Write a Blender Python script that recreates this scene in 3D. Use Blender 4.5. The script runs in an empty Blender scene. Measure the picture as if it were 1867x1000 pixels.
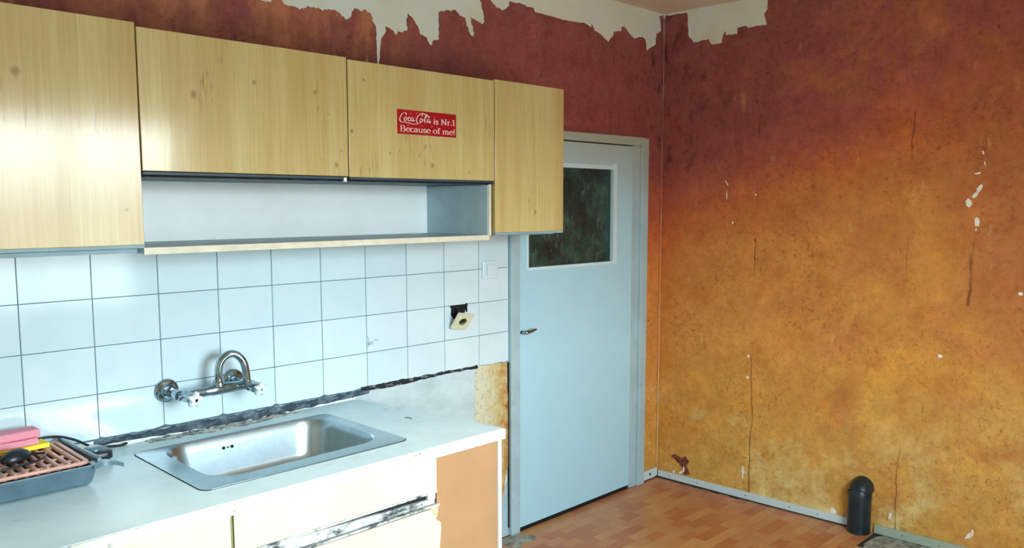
import bpy, bmesh, math, random
from mathutils import Vector, Matrix
from mathutils import noise as mnoise
random.seed(7)
scn = bpy.context.scene
COL = scn.collection

# ------------------------------------------------------------------ camera
cam_d = bpy.data.cameras.new('camera'); cam = bpy.data.objects.new('camera', cam_d); COL.objects.link(cam)
yaw, pitch, roll = math.radians(45.278), math.radians(-5.976), math.radians(-0.081)
fw = Vector((math.sin(yaw)*math.cos(pitch), math.cos(yaw)*math.cos(pitch), math.sin(pitch)))
rt = Vector((math.cos(yaw), -math.sin(yaw), 0)); up = rt.cross(fw)
r2 = rt*math.cos(roll)+up*math.sin(roll); u2 = -rt*math.sin(roll)+up*math.cos(roll)
M = Matrix((r2, u2, -fw)).transposed().to_4x4(); M.translation = Vector((-0.734, -2.874, 1.672))
cam.matrix_world = M
cam_d.sensor_width = 36; cam_d.lens = 29.168; cam_d.shift_y = 0.01714; cam_d.clip_start = 0.05
scn.camera = cam

# ------------------------------------------------------------------ world, sun, exposure
scn.view_settings.view_transform = 'Standard'; scn.view_settings.look = 'None'
scn.view_settings.gamma = 1; scn.view_settings.use_curve_mapping = False
scn.view_settings.exposure = 1.68
w = bpy.data.worlds.new('sky'); scn.world = w; w.use_nodes = True
nt = w.node_tree; nt.nodes.clear()
wo = nt.nodes.new('ShaderNodeOutputWorld'); bg = nt.nodes.new('ShaderNodeBackground')
tc = nt.nodes.new('ShaderNodeTexCoord'); sx = nt.nodes.new('ShaderNodeSeparateXYZ'); rp = nt.nodes.new('ShaderNodeValToRGB')
nt.links.new(tc.outputs['Generated'], sx.inputs[0]); nt.links.new(sx.outputs[2], rp.inputs[0])
e = rp.color_ramp.elements
e[0].position = 0.0; e[0].color = (.22, .25, .25, 1)          # ground and facades below the horizon
e[1].position = 0.06; e[1].color = (.86, .97, 1.0, 1)          # bright hazy sky
n_ = e.new(0.6); n_.color = (.62, .84, 1.0, 1)
nt.links.new(rp.outputs[0], bg.inputs[0]); bg.inputs[1].default_value = 9.5
nt.links.new(bg.outputs[0], wo.inputs[0])
sd = bpy.data.lights.new('sun', 'SUN'); sun = bpy.data.objects.new('sun', sd); COL.objects.link(sun)
sd.energy = .65; sd.angle = math.radians(3.5); sd.color = (1.0, .97, .9)
el = math.radians(23.5); azx = 0.10
dvec = Vector((-azx, 1, -math.tan(el)*math.sqrt(1+azx*azx))).normalized()
sun.rotation_euler = dvec.to_track_quat('-Z', 'Y').to_euler(); sun.location = (1, -6, 4)
pd = bpy.data.lights.new('window_daylight', 'AREA'); pl = bpy.data.objects.new('window_daylight', pd); COL.objects.link(pl)
pd.shape = 'RECTANGLE'; pd.size = 1.5; pd.size_y = 1.35; pd.energy = 1
pl.location = (0.95, -3.46, 1.57); pl.rotation_euler = (math.radians(90), 0, 0); pd.cycles.is_portal = True

# ------------------------------------------------------------------ helpers
def sr(r, g, b):
    f = lambda c: (c/255/12.92) if c/255 <= .04045 else ((c/255+.055)/1.055)**2.4
    return (f(r), f(g), f(b), 1)
def tag(o, label=None, cat=None, group=None, kind=None):
    if label: o['label'] = label
    if cat: o['category'] = cat
    if group: o['group'] = group
    if kind: o['kind'] = kind
    return o
def thing(name, loc, label, cat, group=None):
    o = bpy.data.objects.new(name, None); COL.objects.link(o); o.location = loc; o.empty_display_size = .05
    return tag(o, label, cat, group)
def wloc(o):
    v = Vector((0, 0, 0))
    while o: v += o.location; o = o.parent
    return v
def obj(name, bm, mats, parent=None, smooth=False, bevel=0, label=None, kind=None, seg=2):
    bmesh.ops.recalc_face_normals(bm, faces=bm.faces)
    me = bpy.data.meshes.new(name); bm.to_mesh(me); bm.free()
    if parent: me.transform(Matrix.Translation(-wloc(parent)))
    for m in (mats if isinstance(mats, (list, tuple)) else [mats]): me.materials.append(m)
    o = bpy.data.objects.new(name, me); COL.objects.link(o)
    if parent: o.parent = parent
    if smooth:
        for p in me.polygons: p.use_smooth = True
    if bevel:
        b = o.modifiers.new('bevel', 'BEVEL'); b.width = bevel; b.segments = seg; b.limit_method = 'ANGLE'; b.angle_limit = math.radians(40)
    if smooth:
        try: me.set_sharp_from_angle(angle=math.radians(50))
        except Exception: pass
    if label: o['label'] = label
    if kind: o['kind'] = kind
    return o
def BM(): return bmesh.new()
def box(bm, x0, x1, y0, y1, z0, z1, mi=0, mat=None):
    vs = [bm.verts.new((x, y, z)) for x in (x0, x1) for y in (y0, y1) for z in (z0, z1)]
    if mat is not None:
        for v in vs: v.co = mat @ v.co
    for f in ((0,1,3,2),(4,6,7,5),(0,4,5,1),(2,3,7,6),(0,2,6,4),(1,5,7,3)):
        fc = bm.faces.new([vs[i] for i in f]); fc.material_index = mi
    return bm
def bx(*a, **k): return box(BM(), *a, **k)
def tube(bm, pts, r, n=12, caps=True, mi=0):
    pts = [Vector(p) for p in pts]; rs = r if isinstance(r, (list, tuple)) else [r]*len(pts)
    rings = []; prev = None
    for i, p in enumerate(pts):
        t = (pts[min(i+1, len(pts)-1)]-pts[max(i-1, 0)]).normalized()
        if prev is None: a = t.orthogonal().normalized()
        else: a = (prev-t*prev.dot(t)).normalized()
        prev = a; b = t.cross(a)
        rings.append([bm.verts.new(p+(a*math.cos(2*math.pi*k/n)+b*math.sin(2*math.pi*k/n))*rs[i]) for k in range(n)])
    for A_, B_ in zip(rings, rings[1:]):
        for k in range(n):
            f = bm.faces.new((A_[k], A_[(k+1)%n], B_[(k+1)%n], B_[k])); f.material_index = mi
    if caps:
        f = bm.faces.new(rings[0]); f.material_index = mi
        f = bm.faces.new(rings[-1]); f.material_index = mi
    return bm
def lathe(bm, prof, c, axis, n=24, mi=0):
    """prof: list (radius, height along axis)"""
    c = Vector(c); t = Vector(axis).normalized(); a = t.orthogonal().normalized(); b = t.cross(a); rings = []
    for r, h in prof:
        if r < 1e-6: rings.append([bm.verts.new(c+t*h)])
        else: rings.append([bm.verts.new(c+t*h+(a*math.cos(2*math.pi*k/n)+b*math.sin(2*math.pi*k/n))*r) for k in range(n)])
    for A_, B_ in zip(rings, rings[1:]):
        for k in range(n):
            q = []
            for v in (A_[k % len(A_)], A_[(k+1) % len(A_)], B_[(k+1) % len(B_)], B_[k % len(B_)]):
                if v not in q: q.append(v)
            if len(q) > 2: f = bm.faces.new(q); f.material_index = mi
    return bm
def smooth_pts(pts, n=6):
    P = [Vector(p) for p in pts]; P = [P[0]*2-P[1]]+P+[P[-1]*2-P[-2]]; out = []
    for i in range(1, len(P)-2):
        for k in range(n):
            t = k/n
            out.append(.5*((2*P[i])+(-P[i-1]+P[i+1])*t+(2*P[i-1]-5*P[i]+4*P[i+1]-P[i+2])*t*t+(-P[i-1]+3*P[i]-3*P[i+1]+P[i+2])*t**3))
    out.append(P[-2]); return out
def sheet(bm, pts, f, t0, t1, holes=(), mi=0):
    """flat outline pts (u, v) -> solid between offsets t0 and t1 through f(u, v, off)"""
    loops = [pts]+list(holes); es = []; 
    tmp = BM()
    for lp in loops:
        vs = [tmp.verts.new((p[0], p[1], 0)) for p in lp]
        for i in range(len(vs)): es.append(tmp.edges.new((vs[i], vs[(i+1) % len(vs)])))
    bmesh.ops.triangle_fill(tmp, use_beauty=True, edges=es)
    tmp.verts.ensure_lookup_table(); tmp.verts.index_update()
    a = [bm.verts.new(f(v.co.x, v.co.y, t0)) for v in tmp.verts]; b = [bm.verts.new(f(v.co.x, v.co.y, t1)) for v in tmp.verts]
    for fc in tmp.faces:
        ids = [v.index for v in fc.verts]
        x = bm.faces.new([a[i] for i in ids]); x.material_index = mi
        x = bm.faces.new([b[i] for i in reversed(ids)]); x.material_index = mi
    for ed in tmp.edges:
        if len(ed.link_faces) == 1:
            i, j = ed.verts[0].index, ed.verts[1].index
            x = bm.faces.new((a[i], a[j], b[j], b[i])); x.material_index = mi
    tmp.free(); return bm
def rrect(x0, x1, y0, y1, r, n=6):
    out = []
    for cx, cy, a0 in ((x1-r, y1-r, 0), (x0+r, y1-r, 90), (x0+r, y0+r, 180), (x1-r, y0+r, 270)):
        for k in range(n+1):
            a = math.radians(a0+90*k/n); out.append((cx+r*math.cos(a), cy+r*math.sin(a)))
    return out
def loft(bm, rings, close_last=True, close_first=False, mi=0):
    R_ = [[bm.verts.new(p) for p in r] for r in rings]
    for A_, B_ in zip(R_, R_[1:]):
        n = len(A_)
        for k in range(n):
            f = bm.faces.new((A_[k], A_[(k+1)%n], B_[(k+1)%n], B_[k])); f.material_index = mi
    if close_last: bm.faces.new(R_[-1]).material_index = mi
    if close_first: bm.faces.new(R_[0]).material_index = mi
    return bm

# ------------------------------------------------------------------ materials
def newmat(name):
    m = bpy.data.materials.new(name); m.use_nodes = True
    return m, m.node_tree, m.node_tree.nodes['Principled BSDF']
class G:
    def __init__(s, t): s.t = t
    def n(s, ty, **k):
        x = s.t.nodes.new(ty)
        for a, v in k.items(): setattr(x, a, v)
        return x
    def l(s, a, b): s.t.links.new(a, b)
    def pos(s): return s.n('ShaderNodeNewGeometry').outputs['Position']
    def ob(s): return s.n('ShaderNodeTexCoord').outputs['Object']
    def mp(s, v, sc=(1,1,1), loc=(0,0,0)):
        m = s.n('ShaderNodeMapping'); m.inputs['Scale'].default_value = sc; m.inputs['Location'].default_value = loc
        s.l(v, m.inputs[0]); return m.outputs[0]
    def noise(s, v, sc, det=4, rough=.55, dist=0):
        x = s.n('ShaderNodeTexNoise'); x.inputs['Scale'].default_value = sc; x.inputs['Detail'].default_value = det
        x.inputs['Roughness'].default_value = rough; x.inputs['Distortion'].default_value = dist; s.l(v, x.inputs['Vector']); return x.outputs[0]
    def ramp(s, v, st, mode='LINEAR'):
        r = s.n('ShaderNodeValToRGB'); r.color_ramp.interpolation = mode; el_ = r.color_ramp.elements
        for i, (p, c) in enumerate(st):
            q = el_[i] if i < 2 else el_.new(p)
            q.position = p; q.color = c if isinstance(c, tuple) else (c, c, c, 1)
        s.l(v, r.inputs[0]); return r.outputs[0]
    def mix(s, f, a, b, mode='MIX'):
        m = s.n('ShaderNodeMix', data_type='RGBA', blend_type=mode)
        for k, v in ((0, f), (6, a), (7, b)):
            if hasattr(v, 'node'): s.l(v, m.inputs[k])
            else: m.inputs[k].default_value = v
        return m.outputs[2]
    def math(s, op, a, b=0, c=None):
        m = s.n('ShaderNodeMath', operation=op)
        for k, v in enumerate((a, b) if c is None else (a, b, c)):
            if hasattr(v, 'node'): s.l(v, m.inputs[k])
            else: m.inputs[k].default_value = v
        return m.outputs[0]
    def bump(s, h, st, d=.002):
        b = s.n('ShaderNodeBump'); b.inputs['Strength'].default_value = st; b.inputs['Distance'].default_value = d
        s.l(h, b.inputs['Height']); return b.outputs[0]
def simple(name, c, rough=.5, metal=0, spec=.5, var=0, vs=8, bump=0, bs=60, coat=0):
    m, t, p = newmat(name); g = G(t); p.inputs['Roughness'].default_value = rough; p.inputs['Metallic'].default_value = metal
    p.inputs['Specular IOR Level'].default_value = spec; p.inputs['Coat Weight'].default_value = coat
    if var:
        n = g.noise(g.pos(), vs, 5); d = tuple(x*(1-var) for x in c[:3])+(1,)
        g.l(g.ramp(n, [(.3, d), (.65, c)]), p.inputs['Base Color'])
    else: p.inputs['Base Color'].default_value = c
    if bump: g.l(g.bump(g.noise(g.pos(), bs, 4), bump), p.inputs['Normal'])
    return m

def mat_wallpaper(name, right):
    m, t, p = newmat(name); g = G(t); P = g.pos(); s3 = g.n('ShaderNodeSeparateXYZ'); g.l(P, s3.inputs[0])
    z = s3.outputs[2]
    # distance from the corner along the wall
    s = g.math('MULTIPLY', s3.outputs[1], -1) if right else g.math('SUBTRACT', 3.44, s3.outputs[0])
    if right: wv = g.math('SUBTRACT', z, g.math('MULTIPLY', s, .36))
    else: wv = g.math('SUBTRACT', z, g.math('MULTIPLY', s, 0.02))
    n1 = g.noise(P, 1.6, 5, .6, .4); n2 = g.noise(P, 9, 8, .68, .5)
    wv = g.math('ADD', wv, g.math('MULTIPLY', g.math('SUBTRACT', n1, .5), .50))
    wv = g.math('ADD', wv, g.math('MULTIPLY', g.math('SUBTRACT', n2, .5), .42))
    wv = g.math('DIVIDE', wv, 2.8)
    base = g.ramp(wv, [(.0, sr(214, 164, 82)), (.10, sr(212, 152, 68)), (.26, sr(211, 144, 68)), (.44, sr(208, 134, 66)),
                       (.53, sr(206, 114, 62)), (.60, sr(184, 98, 74)), (.68, sr(164, 88, 84)), (1, sr(160, 94, 92))])
    if right:  # browner, duller paper towards the far right; orange tints top middle
        f = g.ramp(g.math('ADD', g.math('MULTIPLY', s, .45), g.math('MULTIPLY', n1, .35)), [(.80, 0.), (1.05, .6)])
        hi = g.ramp(g.math('DIVIDE', z, 2.8), [(.28, 0.), (.45, 1.)])
        base = g.mix(g.math('MULTIPLY', f, hi), base, sr(164, 92, 66))
        n4 = g.noise(g.mp(P, (1, 1, 1), (7, 3, 2)), 3.2, 6, .6, .6)
        lf = g.math('MULTIPLY', g.ramp(n4, [(.48, 0.), (.68, .75)]), g.ramp(g.math('ADD', g.math('MULTIPLY', s, .6), g.math('DIVIDE', z, 9)), [(.42, 0.), (.75, 1.)]))
        base = g.mix(lf, base, sr(190, 116, 66))
    else:      # orange brown blotches on the paper above the cabinets
        n4 = g.noise(g.mp(P, (1, 1, 1), (7, 3, 2)), 5, 6, .6, .6)
        far = g.ramp(g.math('DIVIDE', s, 4), [(.45, 0.), (.55, 1.)])
        base = g.mix(g.math('MULTIPLY', g.ramp(g.noise(g.mp(P, (1, 1, .35), (7, 3, 2)), 9, 6, .6, .4), [(.38, 0.), (.60, .9)]), far), base, sr(204, 134, 94))
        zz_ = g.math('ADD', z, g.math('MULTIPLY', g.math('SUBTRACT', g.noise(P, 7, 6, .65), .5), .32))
        shade_band = g.math('MULTIPLY', g.ramp(g.math('SUBTRACT', zz_, 1.6), [(.62, .75), (.82, 0.)]), g.ramp(g.math('DIVIDE', s, 4), [(.30, 0.), (.37, 1.)]))  # shade above the cabinets, painted into the paper as a dark band
        base = g.mix(shade_band, base, sr(104, 58, 56))
    # damp pale bloom near the floor
    nb = g.noise(P, 4.2, 6, .65)
    low = g.ramp(g.math('DIVIDE', z, 2.8), [(.02, 1.), (.24, 0.)])
    base = g.mix(g.math('MULTIPLY', low, g.ramp(nb, [(.49, 0.), (.63, .9)])), base, sr(232, 212, 146))
    base = g.mix(g.ramp(g.noise(g.mp(P, (1, 1, 1), (9, 2, 6)), 6.5, 7, .68, .4), [(.47, 0.), (.66, .5)]), base, g.mix(1., base, (.82, .62, .42, 1), 'MULTIPLY'))
    # mould / soot mottling
    n3 = g.noise(P, 26, 8, .72, .3)
    clus = g.ramp(g.noise(g.mp(P, (1, 1, 1), (1, 5, 2)), 3.5, 4, .6), [(.38, .15), (.60, 1.)])
    base = g.mix(g.math('MULTIPLY', clus, g.ramp(g.noise(P, 44, 8, .78, .6), [(.36, .85), (.47, 0.)])), base, g.mix(1., base, (.40, .30, .26, 1), 'MULTIPLY'))
    base = g.mix(g.ramp(n3, [(.30, .5), (.55, 0.)]), base, g.mix(1., base, (.66, .56, .50, 1), 'MULTIPLY'))
    base = g.mix(g.ramp(g.noise(g.mp(P, (1, 1, 1), (4, 4, 1)), 5.5, 7, .7, .3), [(.47, 0.), (.70, .7)]), base, g.mix(1., base, (1.35, 1.32, 1.2, 1), 'MULTIPLY'))
    if right:   # dark lines along the paper seams and an old crack
        zw = g.noise(g.mp(P, (0, 0, 1)), 3, 4)
        for s0, wd_, zlo_, zhi_ in ((.612, .006, .0, 2.2), (1.405, .004, .0, 2.78), (1.69, .010, 1.2, 2.78)):
            dd = g.math('ABSOLUTE', g.math('SUBTRACT', g.math('ADD', s, g.math('MULTIPLY', g.math('SUBTRACT', zw, .5), .09)), s0))
            mk = g.math('MULTIPLY', g.ramp(g.math('DIVIDE', dd, wd_), [(.3, 1.), (1., 0.)]), g.ramp(g.noise(g.mp(P, (1, 1, .5)), 5, 3), [(.46, 0.), (.58, .7)]))
            mk = g.math('MULTIPLY', mk, g.math('MULTIPLY', g.math('GREATER_THAN', z, zlo_), g.math('LESS_THAN', z, zhi_)))
            base = g.mix(mk, base, sr(92, 48, 34))
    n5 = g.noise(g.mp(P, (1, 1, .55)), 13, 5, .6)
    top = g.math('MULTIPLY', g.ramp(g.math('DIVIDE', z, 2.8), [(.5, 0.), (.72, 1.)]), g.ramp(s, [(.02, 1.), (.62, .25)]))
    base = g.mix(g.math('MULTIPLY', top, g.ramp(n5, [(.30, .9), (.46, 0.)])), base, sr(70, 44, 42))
    # pale scuffs, stretched upright
    n6 = g.noise(g.mp(P, (1, 1, .35)), 11, 7, .7)
    base = g.mix(g.ramp(n6, [(.62, 0.), (.76, .6)]), base, sr(232, 184, 120))
    # woven paper grain
    wv2 = g.noise(g.mp(P, (1, 1, .25)), 420, 2, .5)
    base = g.mix(.20, base, g.ramp(wv2, [(.3, .55), (.7, 1.)]), 'MULTIPLY')
    g.l(base, p.inputs['Base Color']); p.inputs['Roughness'].default_value = .72; p.inputs['Specular IOR Level'].default_value = .25
    g.l(g.bump(g.math('ADD', n2, g.math('MULTIPLY', n3, .5)), .55, .006), p.inputs['Normal'])
    return m
def mat_veneer(name, knots, seedz=0):
    m, t, p = newmat(name); g = G(t); P = g.pos()
    a = g.noise(g.mp(P, (1, 1, .05), (seedz, 0, 0)), 26, 5, .6); b = g.noise(g.mp(P, (1, 1, .03), (seedz, 0, 0)), 150, 3, .6)
    c = g.noise(g.mp(P, (1, 1, .12), (seedz, 0, 3)), 5, 3)
    base = g.ramp(a, [(.3, sr(198, 182, 122)), (.5, sr(208, 195, 138)), (.72, sr(216, 205, 154))])
    base = g.mix(.35, base, g.ramp(b, [(.3, sr(205, 180, 125)), (.7, sr(255, 250, 235))]), 'MULTIPLY')
    base = g.mix(g.ramp(c, [(.38, 0.), (.66, .55)]), base, sr(186, 152, 88))
    # knots: small oval darker eyes
    for (x, z, r) in knots:
        v = g.n('ShaderNodeVectorMath', operation='SUBTRACT'); g.l(g.mp(P, (1, 0, .8)), v.inputs[0]); v.inputs[1].default_value = (x, 0, z*.8)
        L = g.n('ShaderNodeVectorMath', operation='LENGTH'); g.l(v.outputs[0], L.inputs[0])
        d = g.math('ADD', g.math('DIVIDE', L.outputs['Value'], r), g.math('MULTIPLY', g.noise(P, 60, 2), .5))
        base = g.mix(g.ramp(d, [(.4, .75), (1.2, 0.)]), base, sr(134, 102, 52))
    # fine upright cracks in the lacquer
    cr = g.noise(g.mp(P, (1, 1, .09), (seedz, 0, 9)), 34, 3, .5, .6)
    msk = g.noise(g.mp(P, (1, 1, 1), (2, seedz, 0)), 4.5, 2)
    crk = g.math('MULTIPLY', g.ramp(cr, [(.486, 0.), (.5, 1.), (.514, 0.)]), g.ramp(msk, [(.56, 0.), (.66, .5)]))
    base = g.mix(crk, base, sr(86, 70, 46))
    g.l(base, p.inputs['Base Color']); p.inputs['Roughness'].default_value = .5; p.inputs['Specular IOR Level'].default_value = .35; p.inputs['Coat Weight'].default_value = .8; p.inputs['Coat Roughness'].default_value = .13
    g.l(g.bump(g.math('ADD', a, g.math('MULTIPLY', crk, -1.)), .12, .001), p.inputs['Normal'])
    return m
def mat_tile():
    m, t, p = newmat('glazed_tile'); g = G(t); P = g.pos()
    r = g.n('ShaderNodeObjectInfo').outputs['Random']
    base = g.mix(r, sr(203, 226, 234), sr(212, 232, 239))
    base = g.mix(g.ramp(g.noise(P, 7, 5), [(.45, 0.), (.8, .5)]), base, sr(190, 216, 226))
    base = g.mix(g.ramp(g.noise(P, 55, 4, .7), [(.70, 0.), (.76, .55)]), base, sr(150, 150, 140))
    g.l(base, p.inputs['Base Color']); p.inputs['Roughness'].default_value = .10; p.inputs['Specular IOR Level'].default_value = .6
    g.l(g.bump(g.noise(P, 9, 2), .08, .004), p.inputs['Normal'])
    return m
def mat_plaster():
    m, t, p = newmat('wall_plaster'); g = G(t); P = g.pos()
    n = g.noise(P, 3, 6, .6); base = g.ramp(n, [(.3, sr(226, 226, 200)), (.5, sr(232, 238, 226)), (.7, sr(226, 238, 236))])
    base = g.mix(g.ramp(g.noise(P, 24, 6, .75), [(.67, 0.), (.73, .8)]), base, sr(110, 108, 90))
    g.l(base, p.inputs['Base Color']); p.inputs['Roughness'].default_value = .85
    g.l(g.bump(g.noise(P, 30, 5), .4, .003), p.inputs['Normal']); return m
def mat_rough_remnant():
    m, t, p = newmat('stained_remnant'); g = G(t); P = g.pos(); s3 = g.n('ShaderNodeSeparateXYZ'); g.l(P, s3.inputs[0])
    f = g.math('ADD', g.math('MULTIPLY', g.math('SUBTRACT', s3.outputs[0], 1.916), 3.6), g.math('MULTIPLY', g.math('SUBTRACT', g.noise(P, 18, 6, .7), .5), 1.3))
    base = g.ramp(f, [(.2, sr(216, 214, 184)), (.55, sr(206, 190, 134)), (.82, sr(188, 136, 68)), (1., sr(124, 72, 42))])
    base = g.mix(g.ramp(g.noise(P, 45, 6, .75), [(.32, .7), (.48, 0.)]), base, sr(150, 116, 62))
    g.l(base, p.inputs['Base Color']); p.inputs['Roughness'].default_value = .8
    g.l(g.bump(g.noise(P, 38, 6, .7), .9, .008), p.inputs['Normal']); return m
def mat_mortar(name, dk, lt, lo, hi, sc=40):
    m, t, p = newmat(name); g = G(t); P = g.pos()
    g.l(g.ramp(g.noise(g.mp(P, (.5, 1, 1)), sc, 8, .7), [(lo, dk), (hi, lt)]), p.inputs['Base Color']); p.inputs['Roughness'].default_value = .8
    g.l(g.bump(g.noise(P, 90, 5), .9, .004), p.inputs['Normal']); return m
def mat_worktop():
    m, t, p = newmat('laminate_worktop'); g = G(t); P = g.pos()
    base = g.ramp(g.noise(P, 6, 7, .65), [(.34, sr(214, 239, 244)), (.6, sr(224, 248, 253))])
    base = g.mix(g.ramp(g.noise(g.mp(P, (1, 2.2, 1), (3, 1, 0)), 5, 6, .7), [(.62, 0.), (.75, .5)]), base, sr(176, 168, 146))
    base = g.mix(g.ramp(g.noise(P, 70, 3, .7), [(.70, 0.), (.75, .6)]), base, sr(110, 120, 120))
    for (x, y, r) in ((1.229, -.258, .034),):
        v = g.n('ShaderNodeVectorMath', operation='SUBTRACT'); g.l(g.mp(P, (1, 1, 0)), v.inputs[0]); v.inputs[1].default_value = (x, y, 0)
        L = g.n('ShaderNodeVectorMath', operation='LENGTH'); g.l(v.outputs[0], L.inputs[0])
        d = g.math('DIVIDE', L.outputs['Value'], r)
        ring = g.math('MULTIPLY', g.ramp(g.math('MULTIPLY', d, .5), [(.38, 0.), (.46, .8), (.54, 0.)]), g.ramp(g.noise(P, 60, 4), [(.4, .1), (.6, 1.)]))
        base = g.mix(ring, base, sr(190, 130, 100))
    g.l(base, p.inputs['Base Color']); p.inputs['Roughness'].default_value = .28; p.inputs['Specular IOR Level'].default_value = .4
    return m
def mat_steel():
    m, t, p = newmat('brushed_steel'); g = G(t); P = g.pos()
    g.l(g.ramp(g.noise(P, 22, 6, .7), [(.3, sr(176, 194, 202)), (.7, sr(192, 210, 217))]), p.inputs['Base Color'])
    p.inputs['Metallic'].default_value = 1
    p.inputs['Roughness'].default_value = .29
    return m
def mat_paint(name, c, chips, rough=.35, dirt=.35):
    m, t, p = newmat(name); g = G(t); P = g.pos()
    base = g.mix(g.ramp(g.noise(P, 5, 6, .6), [(.4, 0.), (.75, dirt)]), c, tuple(v*.72 for v in c[:3])+(1,))
    base = g.mix(g.ramp(g.noise(P, 48, 6, .75), [(chips, 0.), (chips+.04, .85)]), base, sr(96, 96, 84))
    s3 = g.n('ShaderNodeSeparateXYZ'); g.l(P, s3.inputs[0])   # smoky yellowing high up
    base = g.mix(g.ramp(g.math('ADD', g.math('DIVIDE', s3.outputs[2], 2.8), g.math('MULTIPLY', g.noise(P, 6, 4), .12)), [(.66, 0.), (.80, .6)]), base, sr(190, 178, 136))
    g.l(base, p.inputs['Base Color']); p.inputs['Roughness'].default_value = rough
    g.l(g.bump(g.noise(P, 40, 4), .12, .002), p.inputs['Normal']); return m
def mat_dirty_glass():
    m, t, p = newmat('dark_mottled_glass'); g = G(t); P = g.pos()
    n = g.noise(P, 5, 8, .75, .2); s = g.noise(g.mp(P, (1, 1, .3)), 60, 6, .8)
    base = g.ramp(n, [(.38, sr(18, 38, 38)), (.52, sr(36, 72, 66)), (.72, sr(78, 118, 104))])
    base = g.mix(g.ramp(s, [(.56, 0.), (.74, .7)]), base, sr(150, 172, 164))
    g.l(base, p.inputs['Base Color']); p.inputs['Roughness'].default_value = .22; p.inputs['Transmission Weight'].default_value = .2
    g.l(g.bump(s, .6, .003), p.inputs['Normal']); return m

M_ = {}
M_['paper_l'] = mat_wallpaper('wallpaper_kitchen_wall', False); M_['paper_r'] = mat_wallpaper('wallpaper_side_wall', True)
M_['plaster'] = mat_plaster(); M_['tile'] = mat_tile()
M_['grout'] = simple('grout', sr(92, 124, 138), .9, var=.5, vs=14)
M_['ceiling'] = simple('ceiling_paint', sr(238, 222, 202), .9, var=.15, vs=3, bump=.3)
M_['worktop'] = mat_worktop(); M_['steel'] = mat_steel()
M_['edge'] = mat_mortar('worn_edge_band', sr(120, 124, 116), sr(208, 212, 204), .31, .42, 30)
M_['chrome'] = simple('chrome', sr(178, 200, 210), .12, 1, var=.45, vs=45)
M_['white_plastic'] = simple('white_plastic', sr(232, 240, 240), .3)
M_['blue_dot'] = simple('blue_marker', sr(70, 180, 215), .4)
M_['black'] = simple('black_plastic', sr(26, 38, 44), .35, var=.3, vs=20)
M_['dark'] = simple('dark_void', sr(14, 16, 18), .9)
M_['steelblue'] = simple('blue_grey_board', sr(142, 176, 190), .55, var=.25, vs=10)
M_['navy'] = simple('dark_edge_strip', sr(52, 78, 96), .5, var=.4, vs=14)
M_['shelf_white'] = simple('pale_board', sr(242, 250, 251), .4, var=.08, vs=5)
M_['side_grey'] = simple('grey_side_board', sr(186, 214, 222), .5, var=.12, vs=14)
M_['trim_cream'] = simple('cream_edge', sr(226, 222, 200), .45, var=.2, vs=18)
M_['brown_edge'] = mat_mortar('stained_brown_edge', sr(60, 40, 26), sr(186, 160, 104), .34, .5, 9)
M_['cream'] = mat_paint('cream_lacquer', sr(204, 199, 176), .74, .3, .12)
M_['olive'] = simple('olive_gap', sr(120, 122, 84), .8)
M_['alu'] = mat_mortar('scuffed_rail', sr(50, 64, 68), sr(184, 192, 190), .38, .50, 26)
M_['hardboard'] = simple('hardboard', sr(164, 128, 90), .55, var=.14, vs=6)
M_['chipboard'] = mat_mortar('broken_chipboard', sr(150, 100, 62), sr(226, 200, 164), .35, .6, 70)
M_['white'] = simple('white_lacquer', sr(238, 242, 240), .4)
M_['door'] = mat_paint('blue_door_paint', sr(174, 218, 233), .71, .32, .14)
M_['frame'] = mat_paint('frame_paint', sr(170, 198, 206), .62, .4, .75)
M_['glass'] = mat_dirty_glass()
M_['base_l'] = mat_paint('skirting_paint', sr(204, 218, 220), .68, .5, .3)
M_['base_g'] = mat_paint('skirting_greenish', sr(166, 180, 160), .66, .5, .4)
M_['grime'] = simple('grime', sr(52, 56, 46), .9, var=.5, vs=30)
M_['grey_plaster'] = mat_mortar('grey_cement', sr(166, 186, 190), sr(200, 218, 222), .30, .62, 6)
M_['remnant'] = mat_rough_remnant()
M_['mortar'] = mat_mortar('dark_mortar', sr(44, 60, 74), sr(120, 136, 146), .46, .66, 30)
M_['mortar_blk'] = mat_mortar('black_mortar', sr(22, 30, 36), sr(150, 160, 160), .52, .66, 40)
M_['red'] = simple('sticker_red', sr(176, 22, 36), .3, var=.25, vs=30)
M_['sticker_white'] = simple('sticker_white', sr(250, 226, 220), .35)
M_['sticker_pink'] = simple('sticker_pink', sr(216, 92, 100), .35)
M_['tray'] = simple('grey_enamel', sr(108, 136, 150), .3, .35, var=.25, vs=16)
M_['tray_in'] = simple('sooty_enamel', sr(40, 52, 60), .4, var=.4, vs=20)
M_['grate'] = simple('copper_grate', sr(222, 168, 150), .4, .15, var=.22, vs=24)
M_['pink'] = simple('pink_sponge', sr(238, 156, 174), .85, bump=.5, bs=220)
M_['yellow'] = simple('yellow_sponge', sr(255, 236, 70), .8, bump=.5, bs=220)
M_['ivory'] = simple('ivory_plastic', sr(224, 226, 200), .4, var=.15, vs=40)
M_['socket_in'] = simple('socket_well', sr(140, 140, 84), .5, var=.3, vs=80)
M_['paint_chip'] = simple('bare_white_chip', sr(236, 234, 218), .8, var=.1, vs=40)
M_['stain'] = mat_mortar('maroon_damp', sr(84, 30, 30), sr(150, 84, 50), .4, .6, 30)
M_['concrete'] = mat_mortar('bare_concrete', sr(92, 92, 84), sr(176, 178, 164), .35, .6, 22)
M_['pipe'] = simple('black_pipe', sr(26, 42, 50), .38, var=.3, vs=18)
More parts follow.
